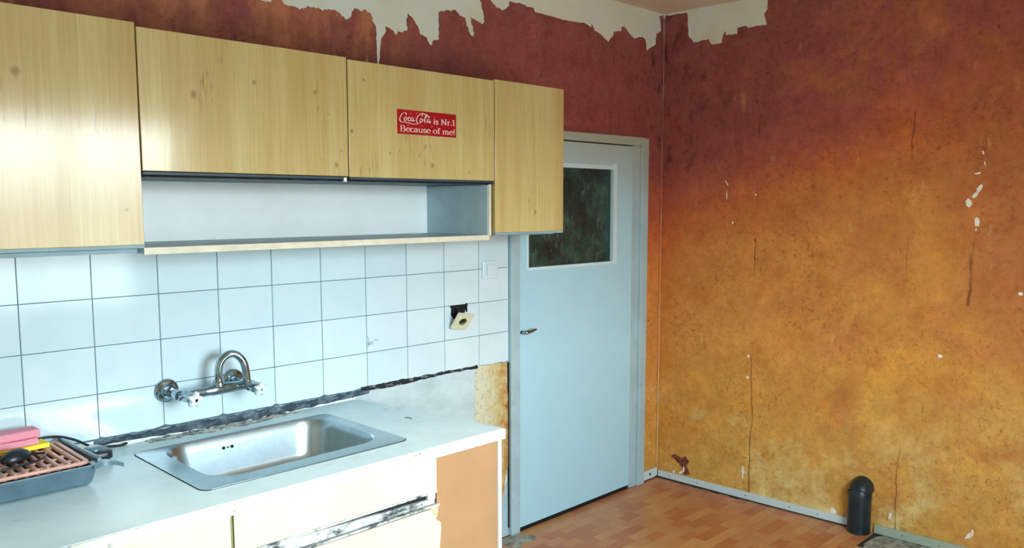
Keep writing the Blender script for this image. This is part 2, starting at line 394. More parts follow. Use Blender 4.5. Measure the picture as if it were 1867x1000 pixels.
def mat_block(k):
    cs = [sr(202, 138, 84), sr(192, 120, 70), sr(210, 150, 92), sr(186, 112, 64), sr(204, 144, 92)]
    m, t, p = newmat('floor_block_tone'); g = G(t); P = g.pos()
    n = g.noise(g.mp(P, (.3, 1, 1)), 60, 5, .7); base = g.mix(g.ramp(n, [(.35, .0), (.7, .35)]), cs[k], tuple(v*.62 for v in cs[k][:3])+(1,))
    big = g.noise(P, 3.2, 5, .6); base = g.mix(g.ramp(big, [(.4, 0.), (.7, .4)]), base, sr(176, 100, 66))
    g.l(base, p.inputs['Base Color']); p.inputs['Roughness'].default_value = .38; g.l(g.bump(n, .15, .001), p.inputs['Normal']); return m
FB = [mat_block(k) for k in range(5)]

# ------------------------------------------------------------------ room shell
WX, AA, CEIL, YB, XL = 3.44, math.radians(1.608), 2.778, -3.42, -1.62
YW = .006                                       # plaster face of the kitchen wall; tiles end at y = 0
def PR(s, z, off=0): return (WX+math.sin(AA)*s-math.cos(AA)*off, -math.cos(AA)*s-math.sin(AA)*off, z)
def PL(x, z, off=0): return (x, YW-off, z)
b = BM()
for a in ((XL-.1, 2.19, YW, .16, -.1, CEIL), (3.20, WX+.25, YW, .16, -.1, CEIL), (2.19, 3.20, YW, .16, 2.03, CEIL)): box(b, *a)
wall_left = obj('wall_left', b, M_['plaster'], kind='structure')
b = BM(); sheet(b, [(-.1, -.1), (3.6, -.1), (3.6, CEIL), (-.1, CEIL)], PR, 0, -.14)
wall_right = obj('wall_right', b, M_['plaster'], kind='structure')
b = BM(); WN = (.20, 1.70, .92, 2.24)
for a in ((XL-.1, WN[0], YB-.12, YB, -.1, CEIL), (WN[1], 3.6, YB-.12, YB, -.1, CEIL), (WN[0], WN[1], YB-.12, YB, -.1, WN[2]), (WN[0], WN[1], YB-.12, YB, WN[3], CEIL)): box(b, *a)
wall_rear = obj('wall_rear', b, M_['plaster'], kind='structure')
wall_side = obj('wall_side', bx(XL-.12, XL, YB-.1, YW, -.1, CEIL), M_['plaster'], kind='structure')
ceiling = obj('ceiling', bx(XL-.1, 3.7, YB-.1, .16, CEIL, CEIL+.1), M_['ceiling'], kind='structure')
floor = obj('floor', bx(XL-.1, 3.7, YB-.1, .16, -.1, -.0025), M_['grime'], kind='structure')
# window in the rear wall, behind the camera
b = BM(); y0, y1 = YB-.09, YB-.04
for a in ((WN[0], WN[0]+.06, y0, y1, WN[2], WN[3]), (WN[1]-.06, WN[1], y0, y1, WN[2], WN[3]), (WN[0]+.06, WN[1]-.06, y0, y1, WN[2], WN[2]+.06),
          (WN[0]+.06, WN[1]-.06, y0, y1, WN[3]-.06, WN[3]), (.98, 1.01, y0, y1, WN[2]+.06, WN[3]-.06)): box(b, *a)
obj('window_1', b, M_['white'], kind='structure', bevel=.004)
# hall behind the door
b = BM(); 
for a in ((1.9, 3.6, 1.3, 1.4, -.1, 2.3), (1.8, 1.9, .165, 1.4, -.1, 2.3), (3.6, 3.7, .165, 1.4, -.1, 2.3), (1.8, 3.7, .165, 1.4, 2.3, 2.4), (1.8, 3.7, .165, 1.4, -.2, -.1)): box(b, *a)
obj('wall_hall', b, simple('hall_wall', sr(90, 96, 84), .9), kind='structure')

# floor blocks
BW, BD = .118, .062
shared = {}
def block_mesh(k):
    bb = BM(); box(bb, .0006, BW-.0006, .0006, BD-.0006, -.004, 0); me = bpy.data.meshes.new('floor_block'); 
    bmesh.ops.recalc_face_normals(bb, faces=bb.faces); bb.to_mesh(me); bb.free(); me.materials.append(FB[k]); return me
for k in range(5): shared[k] = block_mesh(k)
cells = []; rowi = 0; y = -.008-BD
tear = (3.20, 3.56, -1.62, -1.34)
while y > YB:
    x = 1.30+((rowi*.5) % 1)*BW-BW
    while x < 3.5:
        lim = WX-math.cos(AA)*0+math.sin(AA)*(-y)-.012
        if x+BW < lim and not (tear[0] < x+BW*.5 < tear[1] and tear[2] < y+BD*.5 < tear[3]) : cells.append((x, y, rowi))
        elif x < lim-.02 and not (tear[0] < x+BW*.5 < tear[1] and tear[2] < y+BD*.5 < tear[3]): cells.append((x, y, rowi, lim-x))
        x += BW
    y -= BD; rowi += 1
def vis(c):   # inside the wedge of floor the photograph shows
    x, y = c[0]+BW/2, c[1]+BD/2
    return x > 2.08 and y > -1.75 and (y > -.36-(x-2.1)*1.1)
nb = 0; rest = [BM() for _ in range(5)]
cells.sort(key=lambda c: c[1])
for c in cells:
    k = random.choice((0, 0, 1, 2, 2, 3, 4, 1))
    if vis(c) and nb < 290 and len(c) == 3:
        o = bpy.data.objects.new('floor_block', shared[k]); COL.objects.link(o); o.parent = floor; o.location = (c[0], c[1], random.uniform(-.0003, .0003)); nb += 1
    else:
        wd = c[3] if len(c) > 3 else BW
        box(rest[k], c[0]+.0006, c[0]+wd-.0006, c[1]+.0006, c[1]+BD-.0006, -.004, 0)
bb = BM(); 
tmpm = []
for k in range(5):
    me = bpy.data.meshes.new('t'); rest[k].to_mesh(me); rest[k].free()
    s0 = len(bb.faces); bb.from_mesh(me); bb.faces.ensure_lookup_table()
    for f in bb.faces[s0:]: f.material_index = k
    bpy.data.meshes.remove(me)
box(bb, XL, 1.2, YB, -.01, -.004, 0, 0)
obj('floor_blocks_beyond', bb, FB, floor, kind='stuff')
# torn patch of bare concrete by the pipe, and by the door frame
b = BM(); sheet(b, [(3.20, -1.36), (3.30, -1.33), (3.42, -1.335), (3.47, -1.36), (3.48, -1.60), (3.40, -1.63), (3.33, -1.56), (3.27, -1.50), (3.22, -1.43)], lambda u, v, o: (u, v, o), -.002, .0006)
obj('bare_patch', b, M_['concrete'], floor, label='grey bare concrete patch')
b = BM(); sheet(b, [(2.08, -.02), (2.19, -.022), (2.20, -.06), (2.23, -.10), (2.19, -.14), (2.12, -.12), (2.06, -.16), (2.03, -.06)], lambda u, v, o: (u, v, o), -.002, .0012)
obj('bare_patch', b, M_['concrete'], floor, label='grey bare concrete patch')

# kitchen wall: grout bed, tiles
TW, TH, TZ = .216, .159, 1.367
b = bx(-1.08, 2.138, .002, YW, .893, 1.545); obj('grout_bed', b, M_['grout'], wall_left)
tm = {}
def tile_mesh(wd, ht):
    key = (round(wd, 4), round(ht, 4))
    if key not in tm:
        bb = BM(); box(bb, 0, wd, 0, .005, 0, ht)
        bmesh.ops.bevel(bb, geom=[e for e in bb.edges if abs(e.verts[0].co.y) < 1e-6 and abs(e.verts[1].co.y) < 1e-6], offset=.0012, segments=2, affect='EDGES')
        bmesh.ops.recalc_face_normals(bb, faces=bb.faces)
        me = bpy.data.meshes.new('tile'); bb.to_mesh(me); bb.free(); me.materials.append(M_['tile']); tm[key] = me
    return tm[key]
gp = .0014
for i in range(-5, 10):
    for j in range(4):
        x0 = i*TW+gp; wd = (TW if i < 9 else 2.142-9*TW)-2*gp; z1 = TZ+TH-j*TH-gp; ht = TH-2*gp
        if j == 3: ht = TH-.011+random.uniform(-.002, .001)
        z0 = z1-ht
        if i == 8 and j == 2:     # tile broken out around the old socket
            bb = BM(); pts = [(x0, z0), (x0+wd, z0), (x0+wd, z1), (1.872, z1), (1.868, z1-.022), (1.856, z1-.026), (1.85, z1-.05), (1.82, z1-.066), (1.782, z1-.062), (1.766, z1-.04), (1.768, z1-.012), (1.76, z1)]
            pts += [(x0, z1)]
            sheet(bb, pts, lambda u, v, o: (u, o, v), 0, .005); obj('tile', bb, M_['tile'], wall_left, label='tile broken at the top edge'); continue
        if j == 3 and i >= 1:      # ragged lower edges of the bottom row
            bb = BM(); pts = [(x0, z1)]; n = 12
            for k in range(n+1):
                xx = x0+wd*k/n; pts.append((xx, z0+mnoise.noise(Vector((xx*30, 3, 0)))*.005+(.006 if k in (0, n) else 0)))
            pts.append((x0+wd, z1)); sheet(bb, pts, lambda u, v, o: (u, o, v), 0, .005); obj('tile', bb, M_['tile'], wall_left); continue
        o = bpy.data.objects.new('tile', tile_mesh(wd, ht)); COL.objects.link(o); o.parent = wall_left
        o.location = (x0, random.uniform(-.0003, .0003), z0)
obj('socket_cavity', bx(1.752, 1.88, .0012, .0018, 1.135, 1.209), M_['dark'], wall_left, label='dark broken hole in the tiles')
# small chips at a tile joint
for (x, z, dx, dz) in ((1.300, 1.095, .012, .03), (1.318, 1.088, .02, .010), (1.345, 1.098, .018, .006)):
    bb = BM(); pts = [(x+math.cos(a)*dx*random.uniform(.6, 1), z+math.sin(a)*dz*random.uniform(.6, 1)) for a in [k*math.tau/9 for k in range(9)]]
    sheet(bb, pts, lambda u, v, o: (u, o, v), -.0006, .002); obj('tile_chip', bb, M_['grey_plaster'], wall_left)
# grey cement, stained remnant, mortar under the tiles
bb = BM(); sheet(bb, [(1.24, .5), (1.925, .5), (1.918, .70), (1.926, .80), (1.918, .897), (1.6, .905), (1.24, .898)], PL, -.001, .0035); obj('cement_patch', bb, M_['grey_plaster'], wall_left)
rem = [(1.920, .905), (2.029, .9), (2.134, .895), (2.130, .786), (2.146, .685), (2.141, .617), (2.143, .503), (2.137, .364), (2.121, .296), (2.105, .218), (2.07, .12), (2.03, .06), (1.95, .05), (1.94, .3), (1.92, .5), (1.912, .7)]
bb = BM(); sheet(bb, rem, PL, -.001, .006); obj('wall_remnant', bb, M_['remnant'], wall_left, label='ochre stained crumbling wallpaper remnant')
bb = BM(); sheet(bb, [(1.94, 0), (2.14, 0), (2.14, .3), (2.105, .215), (2.07, .12), (2.03, .06), (1.95, .05)], PL, -.001, .003); obj('bare_strip', bb, M_['frame'], wall_left)
def ragged_strip(name, x0, x1, ztop, zbot, mat, amp, t, seed, n=150):
    bb = BM(); up_ = []; dn = []
    for k in range(n+1):
        x = x0+(x1-x0)*k/n; e_ = math.sin(math.pi*k/n)**.3
        up_.append((x, ztop(x)+amp*mnoise.noise(Vector((x*22, seed, 0)))+amp*.6*mnoise.noise(Vector((x*70, seed, 5)))))
        dn.append((x, zbot(x)+amp*mnoise.noise(Vector((x*25, seed+9, 0)))))
    rows = []
    for k in range(n+1):
        row = []
        for q in range(5):
            tt = q/4; z = dn[k][1]*(1-tt)+up_[k][1]*tt
            off = (t*math.sin(math.pi*min(max(tt, .08), .92))*(.6+.7*abs(mnoise.noise(Vector((dn[k][0]*45, z*45, seed))))))
            row.append(bb.verts.new((dn[k][0], -off+.001, z)))
        rows.append(row)
    for A_, B_ in zip(rows, rows[1:]):
        for q in range(4): bb.faces.new((A_[q], B_[q], B_[q+1], A_[q+1]))
    return obj(name, bb, mat, wall_left, smooth=True)
ragged_strip('mortar_joint', .20, 1.30, lambda x: .893, lambda x: .874-.012*max(0, math.sin((x-.30)*3.1)), M_['mortar'], .0045, .012, 1)
ragged_strip('mortar_joint', 1.26, 1.93, lambda x: .907, lambda x: .889-.006*math.sin((x-1.26)*9), M_['mortar_blk'], .005, .009, 4)

# wallpaper sheets
L1 = [(0.858,2.424),(0.874,2.423),(0.901,2.426),(0.908,2.441),(0.938,2.446),(0.953,2.426),(0.972,2.423),(1.000,2.426),(1.021,2.417),(1.057,2.437),(1.093,2.433),(1.143,2.435),(1.174,2.442),(1.204,2.430),(1.227,2.410),(1.253,2.425),(1.273,2.464),(1.302,2.456),(1.329,2.465),(1.353,2.453),(1.360,2.424),(1.377,2.404),(1.378,2.349),(1.379,2.247)]
L2 = [(1.387,2.248),(1.397,2.325),(1.404,2.364),(1.427,2.391),(1.424,2.415),(1.464,2.403),(1.478,2.385),(1.490,2.403),(1.510,2.401),(1.540,2.414),(1.535,2.454),(1.547,2.488),(1.570,2.469),(1.597,2.441),(1.612,2.406),(1.642,2.401),(1.654,2.382),(1.669,2.367),(1.685,2.393),(1.717,2.402),(1.714,2.442),(1.716,2.517),(1.757,2.533),(1.816,2.543),(1.838,2.522),(1.875,2.518),(1.888,2.479),(1.905,2.447),(1.922,2.442),(1.929,2.460),(1.915,2.495),(1.905,2.528),(1.946,2.515),(1.981,2.505),(1.995,2.519),(1.985,2.565),(1.964,2.625),(2.010,2.633),(2.045,2.614),(2.074,2.594),(2.117,2.591),(2.154,2.612),(2.161,2.639),(2.244,2.640),(2.326,2.635),(2.338,2.616),(2.504,2.613),(2.593,2.613),(2.712,2.622),(2.744,2.616),(2.771,2.606),(2.780,2.624),(2.799,2.595),(2.845,2.585),(2.893,2.563),(2.922,2.552),(2.936,2.569),(2.960,2.587),(2.969,2.614),(3.008,2.623),(3.032,2.623),(3.037,2.647),(3.062,2.654),(3.092,2.632),(3.123,2.615),(3.159,2.599),(3.200,2.617),(3.253,2.615),(3.264,2.595),(3.271,2.553),(3.318,2.575),(3.361,2.596),(3.365,2.655),(3.414,2.678),(3.407,2.720),(3.395,2.762),(3.434,2.772)]
R1 = [(0.004,2.770),(0.070,2.766),(0.150,2.764),(0.160,2.638),(0.200,2.590),(0.229,2.592),(0.291,2.599),(0.313,2.566),(0.374,2.567),(0.380,2.593),(0.393,2.627),(0.400,2.605),(0.467,2.602),(0.469,2.637),(0.518,2.638),(0.531,2.628),(0.595,2.627),(0.642,2.626),(0.624,2.683),(0.642,2.706),(0.643,2.776)]
def jag(pts, amp, n=3):
    out = []; n = 4; amp0 = amp*1.6
    for (a, b_) in zip(pts, pts[1:]):
        out.append(a); amp = min(amp0, .22*math.hypot(a[0]-b_[0], a[1]-b_[1]))
        for k in range(1, n):
            t = k/n; q = (a[0]+(b_[0]-a[0])*t, a[1]+(b_[1]-a[1])*t)
            out.append((q[0]+amp*mnoise.noise(Vector((q[0]*90, q[1]*90, 2))), q[1]+amp*mnoise.noise(Vector((q[0]*90, q[1]*90, 8)))))
    out.append(pts[-1]); return out
def paper(name, pts, f, mat, wall, t, label=None):
    bb = BM(); sheet(bb, pts, f, -.0005, t); return obj(name, bb, mat, wall, label=label)
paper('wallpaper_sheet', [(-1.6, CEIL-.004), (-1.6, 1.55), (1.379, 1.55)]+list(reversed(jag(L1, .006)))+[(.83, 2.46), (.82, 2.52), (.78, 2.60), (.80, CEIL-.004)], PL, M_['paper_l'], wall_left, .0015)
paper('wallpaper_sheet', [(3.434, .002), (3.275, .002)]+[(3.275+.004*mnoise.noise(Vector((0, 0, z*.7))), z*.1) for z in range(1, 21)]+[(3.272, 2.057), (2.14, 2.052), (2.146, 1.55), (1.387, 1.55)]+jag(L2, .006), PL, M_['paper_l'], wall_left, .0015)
sa = lambda z: .612+.008*math.sin(z*5)
sb = lambda z: 1.405+.006*math.sin(z*4+1)
sc_ = lambda z: 1.69+.012*math.sin(z*7)
zz = [.0+CEIL*k/24 for k in range(25)]; zz[-1] = CEIL-.002
zlo = [z for z in zz if z < 2.6]
paper('wallpaper_sheet', [(.003, .002)]+[(sa(z), z) for z in zlo]+list(reversed(jag([p for p in R1 if p[0] <= .6], .005))), PR, M_['paper_r'], wall_right, .0012)
paper('wallpaper_sheet', [(sb(z), z) for z in reversed(zz)]+[(sa(z)-.004, z) for z in zlo]+[(.595, 2.627), (.642, 2.626), (.624, 2.683), (.642, 2.706), (.643, CEIL-.002)], PR, M_['paper_r'], wall_right, .0026)
paper('wallpaper_sheet', [(sc_(z), z) for z in reversed(zz)]+[(sb(z)-.004, z) for z in zz], PR, M_['paper_r'], wall_right, .0014)
paper('wallpaper_sheet', [(3.42, CEIL-.002), (3.42, .002)]+[(sc_(z)-.004, z) for z in zz], PR, M_['paper_r'], wall_right, .0028)
# puckered paper folded into the room corner
mf, tf, pf = newmat('corner_fold_paper'); gf = G(tf); s3f = gf.n('ShaderNodeSeparateXYZ'); gf.l(gf.pos(), s3f.inputs[0])
gf.l(gf.ramp(gf.math('ADD', gf.math('DIVIDE', s3f.outputs[2], 2.8), gf.math('MULTIPLY', gf.noise(gf.pos(), 8, 4), .1)), [(.1, sr(220, 180, 106)), (.5, sr(222, 140, 76)), (.68, sr(200, 92, 80)), (.8, sr(160, 86, 82))]), pf.inputs['Base Color']); pf.inputs['Roughness'].default_value = .5
b = BM(); pts = []
for k in range(61):
    z = .05+2.70*k/60; pts.append((WX-.009+.003*mnoise.noise(Vector((0, 0, z*6))), YW-.010-.003*mnoise.noise(Vector((3, 0, z*6))), z))
tube(b, pts, [.0035+.003*mnoise.noise(Vector((1, 2, k*.35))) for k in range(61)], 6); obj('corner_fold', b, mf, wall_left, smooth=True)
# torn spots on the side wall
def blob(cx, cz, rx, rz, n=11, tilt=0.):
    out = []
    for k in range(n):
        a = k*math.tau/n; r = random.uniform(.65, 1.1); u, v = rx*r*math.cos(a), rz*r*math.sin(a)
        out.append((cx+u*math.cos(tilt)-v*math.sin(tilt), cz+u*math.sin(tilt)+v*math.cos(tilt)))
    return out
obj('frame_gap', bx(2.1385, 2.1435, -.004, .004, .04, .893), M_['dark'], wall_left, label='dark crack beside the door frame')
for (s, z, rx, rz, ti) in ((1.712, 1.905, .004, .012, .3), (1.722, 1.855, .003, .013, .2), (1.694, 1.812, .016, .0045, .2), (1.704, 1.742, .010, .024, -.5), (1.690, 1.715, .009, .022, -.7), (1.664, 1.678, .015, .022, .5),
                          (1.703, 1.59, .012, .024, .1), (1.700, 1.555, .003, .010, 0), (1.578, .949, .014, .009, 0), (1.894, 1.272, .010, .009, 0), (.590, .826, .008, .010, 0), (.588, .705, .012, .008, 0),
                          (1.742, .102, .010, .022, -.6), (1.757, .125, .006, .022, 0), (.430, 1.79, .003, .02, .5), (.43, 1.72, .003, .03, 0), (.605, 1.725, .006, .005, 0), (.47, 1.57, .005, .008, 0),
                          (1.385, .108, .008, .022, -.2), (.575, .155, .006, .045, 0), (.12, .055, .009, .010, .3), (.17, .062, .02, .008, .6), (.19, .085, .006, .022, 0), (1.10, .06, .02, .02, 0)):
    bb = BM(); sheet(bb, blob(s, z, rx, rz, 11, ti), PR, .001, .0036); obj('torn_spot', bb, M_['paint_chip'], wall_right)
bb = BM(); sheet(bb, [(.10, .15), (.13, .17), (.17, .15), (.20, .17), (.225, .14), (.21, .11), (.235, .06), (.19, .05), (.18, .09), (.15, .12)], PR, .001, .0033); obj('damp_stain', bb, M_['stain'], wall_right, label='dark maroon damp patch')

# baseboards
bb = BM(); sheet(bb, [(.016, .006), (1.178, .002), (1.178, .046), (.016, .046)], PR, .002, .016); br = obj('baseboard_right', bb, M_['base_l'], kind='structure', bevel=.002)
bb = BM(); sheet(bb, [(1.312, .004), (3.35, .004), (3.35, .048), (1.312, .048)], PR, .002, .016); obj('skirting_length', bb, M_['base_g'], br, bevel=.002, label='greenish dirty skirting length')
for s in (.10, .29, .60, .86, 1.02, 1.45, 1.62):
    bb = BM(); c = PR(s, .026, .0165); lathe(bb, [(0, .0008), (.003, .0006), (.0035, 0), (0, 0)], c, (-1, 0, 0), 8); obj('nail_head', bb, M_['dark'], br)
bl = obj('baseboard_left', bx(3.278, 3.425, -.012, .004, .010, .062), M_['base_l'], kind='structure', bevel=.002)
bb = BM(); lathe(bb, [(0, .001), (.008, .0006), (.009, 0), (0, 0)], (3.35, -.0125, .036), (0, -1, 0), 10); obj('nail_head', bb, M_['dark'], bl)
bb = BM(); sheet(bb, [(.0, .0), (1.18, .0), (1.18, .008), (.9, .006), (.5, .007), (0, .010)], PR, .002, .0185); obj('grime_line', bb, M_['grime'], br)

# ------------------------------------------------------------------ door
b = BM()
box(b, 2.144, 2.207, -.020, .12, 0, 2.05); box(b, 3.205, 3.270, -.026, .12, .0, 2.05); box(b, 2.207, 3.205, -.026, .12, 2.006, 2.05)
fr = obj('door_1', b, M_['frame'], kind='structure', bevel=.004)
obj('door_jamb', bx(3.142, 3.2049, -.010, .10, .0, 2.006), M_['frame'], fr, bevel=.003)
# leaf with opening for the pane
leafpts = [(2.211, .022), (3.134, .022), (3.134, 2.0), (2.211, 2.0)]
GX = (2.262, 2.955, 1.352, 1.868)
b = BM(); sheet(b, leafpts, lambda u, v, o: (u, o, v), -.012, .028, holes=[[(GX[0], GX[2]), (GX[1], GX[2]), (GX[1], GX[3]), (GX[0], GX[3])]])
leaf = obj('door_leaf', b, M_['door'], fr, bevel=.002)
b = BM()
for a in ((GX[0]-.004, GX[0]+.010, -.017, .006, GX[2]-.004, GX[3]+.02), (GX[1]-.002, GX[1]+.030, -.019, .006, GX[2]-.010, GX[3]+.03), (GX[0]+.010, GX[1]-.002, -.017, .006, GX[2]-.010, GX[2]+.006), (GX[0]+.010, GX[1]-.002, -.017, .006, GX[3]-.004, GX[3]+.02)): box(b, *a)
obj('glazing_bead', b, simple('bead_paint', sr(204, 230, 238), .4), leaf, bevel=.002, label='white glazing bead')
obj('door_pane', bx(GX[0]-.002, GX[1]+.002, .008, .013, GX[2]-.002, GX[3]+.002), M_['glass'], leaf, label='dark mottled glass pane')
b = BM(); tube(b, smooth_pts([(2.222, -.008, 1.036), (2.222, -.034, 1.036), (2.232, -.044, 1.037), (2.265, -.046, 1.041), (2.300, -.042, 1.046)], 5), [.010]*6+[.011]*5+[.009]*5+[.007]*4+[.005], 12)
obj('door_handle', b, M_['chrome'], leaf, smooth=True, label='chrome lever handle')
obj('door_gap', bx(2.212, 3.134, -.002, .02, .0, .021), M_['dark'], fr)

# ------------------------------------------------------------------ upper cabinets
def door_panel(par, x0, x1, z0, z1, mat, name='cabinet_door', y=-.403):
    return obj(name, bx(x0, x1, y, y+.018, z0, z1), mat, par, bevel=.0015)
def panel(name, par, a, mat, bev=.001, label=None): return obj(name, bx(*a), mat, par, bevel=bev, label=label)
A = thing('wall_cabinet', (-.067, -.2, 1.53), 'tall wooden-front wall cabinet hanging at the far left above the tiles', 'cabinet', )
panel('side_panel', A, (-.37, -.354, -.384, 0, 1.546, 2.175), M_['steelblue']); panel('side_panel', A, (.219, .235, -.384, 0, 1.546, 2.175), M_['steelblue'])
panel('top_panel', A, (-.354, .219, -.384, 0, 2.159, 2.175), M_['steelblue']); panel('back_panel', A, (-.354, .219, -.008, 0, 1.546, 2.159), M_['steelblue'])
panel('bottom_panel', A, (-.37, .222, -.380, 0, 1.533, 1.546), M_['steelblue'], label='blue-grey bottom board')
d = door_panel(A, -.37, .235, 1.557, 2.191, mat_veneer('veneer_tall', [(-.075, 2.02, .02), (.19, 1.66, .008)], 0)); 
obj('edge_strip', bx(-.37, .235, -.4025, -.386, 1.5475, 1.5568), M_['steelblue'], d, label='blue-grey strip along the lower edge')
Bc = thing('wall_cabinet', (.95, -.2, 1.53), 'wide wooden-front wall cabinet with two flap doors above an open white shelf', 'cabinet')
panel('side_panel', Bc, (.2372, .2415, -.370, 0, 1.548, 2.168), M_['steelblue'])
panel('side_panel', Bc, (1.625, 1.640, -.398, 0, 1.5475, 1.753), M_['side_grey'], label='grey side board of the open shelf')
panel('side_trim', Bc, (1.6402, 1.659, -.384, 0, 1.536, 1.7545), M_['brown_edge'], label='stained brown edge')
obj('front_trim', bx(1.628, 1.6395, -.4035, -.3985, 1.548, 1.755), M_['trim_cream'], Bc)
panel('side_panel', Bc, (1.643, 1.659, -.384, 0, 1.7565, 2.168), M_['shelf_white'])
panel('top_panel', Bc, (.254, 1.643, -.384, 0, 2.152, 2.168), M_['steelblue'])
panel('middle_board', Bc, (.254, 1.643, -.383, 0, 1.7545, 1.768), M_['navy'], label='dark board above the open shelf')  # navy tone carries the shade on this board's underside
panel('back_panel', Bc, (.254, 1.6245, -.010, 0, 1.548, 1.7545), M_['shelf_white'])
panel('back_panel', Bc, (.254, 1.643, -.010, 0, 1.768, 2.152), M_['shelf_white'])
sh = panel('shelf_board', Bc, (.238, 1.641, -.385, 0, 1.529, 1.547), M_['side_grey'])
obj('shelf_edge', bx(.238, 1.641, -.3905, -.3855, 1.527, 1.5475), M_['trim_cream'], sh, label='cream front edge')
d1 = door_panel(Bc, .239, .948, 1.772, 2.180, mat_veneer('veneer_left', [(.40, 2.005, .018), (.90, 1.81, .014), (.60, 2.06, .012), (.82, 2.05, .012)], 2))
d2 = door_panel(Bc, .953, 1.659, 1.770, 2.174, mat_veneer('veneer_middle', [(1.02, 2.11, .010), (1.33, 1.82, .016), (.965, 1.93, .012), (1.13, 1.86, .007), (1.52, 1.80, .008)], 5))
for d, x0, x1 in ((d1, .24, .93), (d2, .953, 1.659)):
    obj('edge_strip', bx(x0, x1, -.401, -.386, 1.7615, 1.7695), M_['navy'], d, label='dark blue strip along the lower edge')
    bb = BM(); n = 40; pts = [(x0, 1.764), (x1, 1.764)]+[(x1-(x1-x0)*k/n, 1.7565+.003*mnoise.noise(Vector((k*1.3, x0, 0)))) for k in range(n+1)]
    sheet(bb, pts, lambda u, v, o: (u, o, v), -.394, -.388); obj('underside_shade', bb, M_['dark'], d, label='black ragged strip for the shaded underside')  # black strip stands for the shade under the flap doors
obj('hinge_clip', bx(.932, .944, -.398, -.386, 1.753, 1.768), M_['white'], Bc)
obj('catch', bx(.375, .41, -.402, -.390, 1.757, 1.7615), M_['dark'], Bc)
Cc = thing('wall_cabinet', (1.876, -.2, 1.54), 'narrow wooden-front wall cabinet at the right end, overlapping the door', 'cabinet')
panel('side_panel', Cc, (1.664, 1.68, -.384, 0, 1.556, 2.172), M_['brown_edge']); panel('side_panel', Cc, (2.072, 2.088, -.384, 0, 1.556, 2.172), M_['steelblue'])
panel('top_panel', Cc, (1.68, 2.072, -.384, 0, 2.156, 2.172), M_['steelblue']); panel('back_panel', Cc, (1.68, 2.072, -.008, 0, 1.556, 2.156), M_['steelblue'])
panel('bottom_panel', Cc, (1.664, 2.05, -.380, 0, 1.542, 1.556), M_['steelblue'])
d3 = door_panel(Cc, 1.664, 2.089, 1.556, 2.180, mat_veneer('veneer_narrow', [(1.905, 1.64, .014)], 8))
obj('edge_strip', bx(1.664, 2.088, -.4025, -.386, 1.547, 1.5555), M_['steelblue'], d3, label='blue-grey strip along the lower edge')

# sticker with lettering on the middle door
def ribbon(bm, pts, wmin, wmax, nib, f, mi, n=5, t0=.0, t1=.0004, curve=True):
    P = smooth_pts([(p[0], p[1], 0) for p in pts], n) if (curve and len(pts) > 2) else [Vector((p[0], p[1], 0)) for p in pts]
    L_, R_ = [], []
    for i, p in enumerate(P):
        t = (P[min(i+1, len(P)-1)]-P[max(i-1, 0)]); t = t.normalized() if t.length > 0 else Vector((1, 0, 0))
        wd = wmin+(wmax-wmin)*abs(t.x*math.sin(nib)-t.y*math.cos(nib))
        nn = Vector((-t.y, t.x, 0))*wd/2; L_.append(p+nn); R_.append(p-nn)
    a = [bm.verts.new(f(v.x, v.y, t1)) for v in L_]; b_ = [bm.verts.new(f(v.x, v.y, t1)) for v in R_]
    for i in range(len(P)-1):
        fc = bm.faces.new((a[i], a[i+1], b_[i+1], b_[i])); fc.material_index = mi
V = lambda x, y0=0, y1=1: [(x, y0), (x, y1)]
def arc(cx, cy, rx, ry, a0, a1, n=10): return [(cx+rx*math.cos(math.radians(a0+(a1-a0)*k/n)), cy+ry*math.sin(math.radians(a0+(a1-a0)*k/n))) for k in range(n+1)]
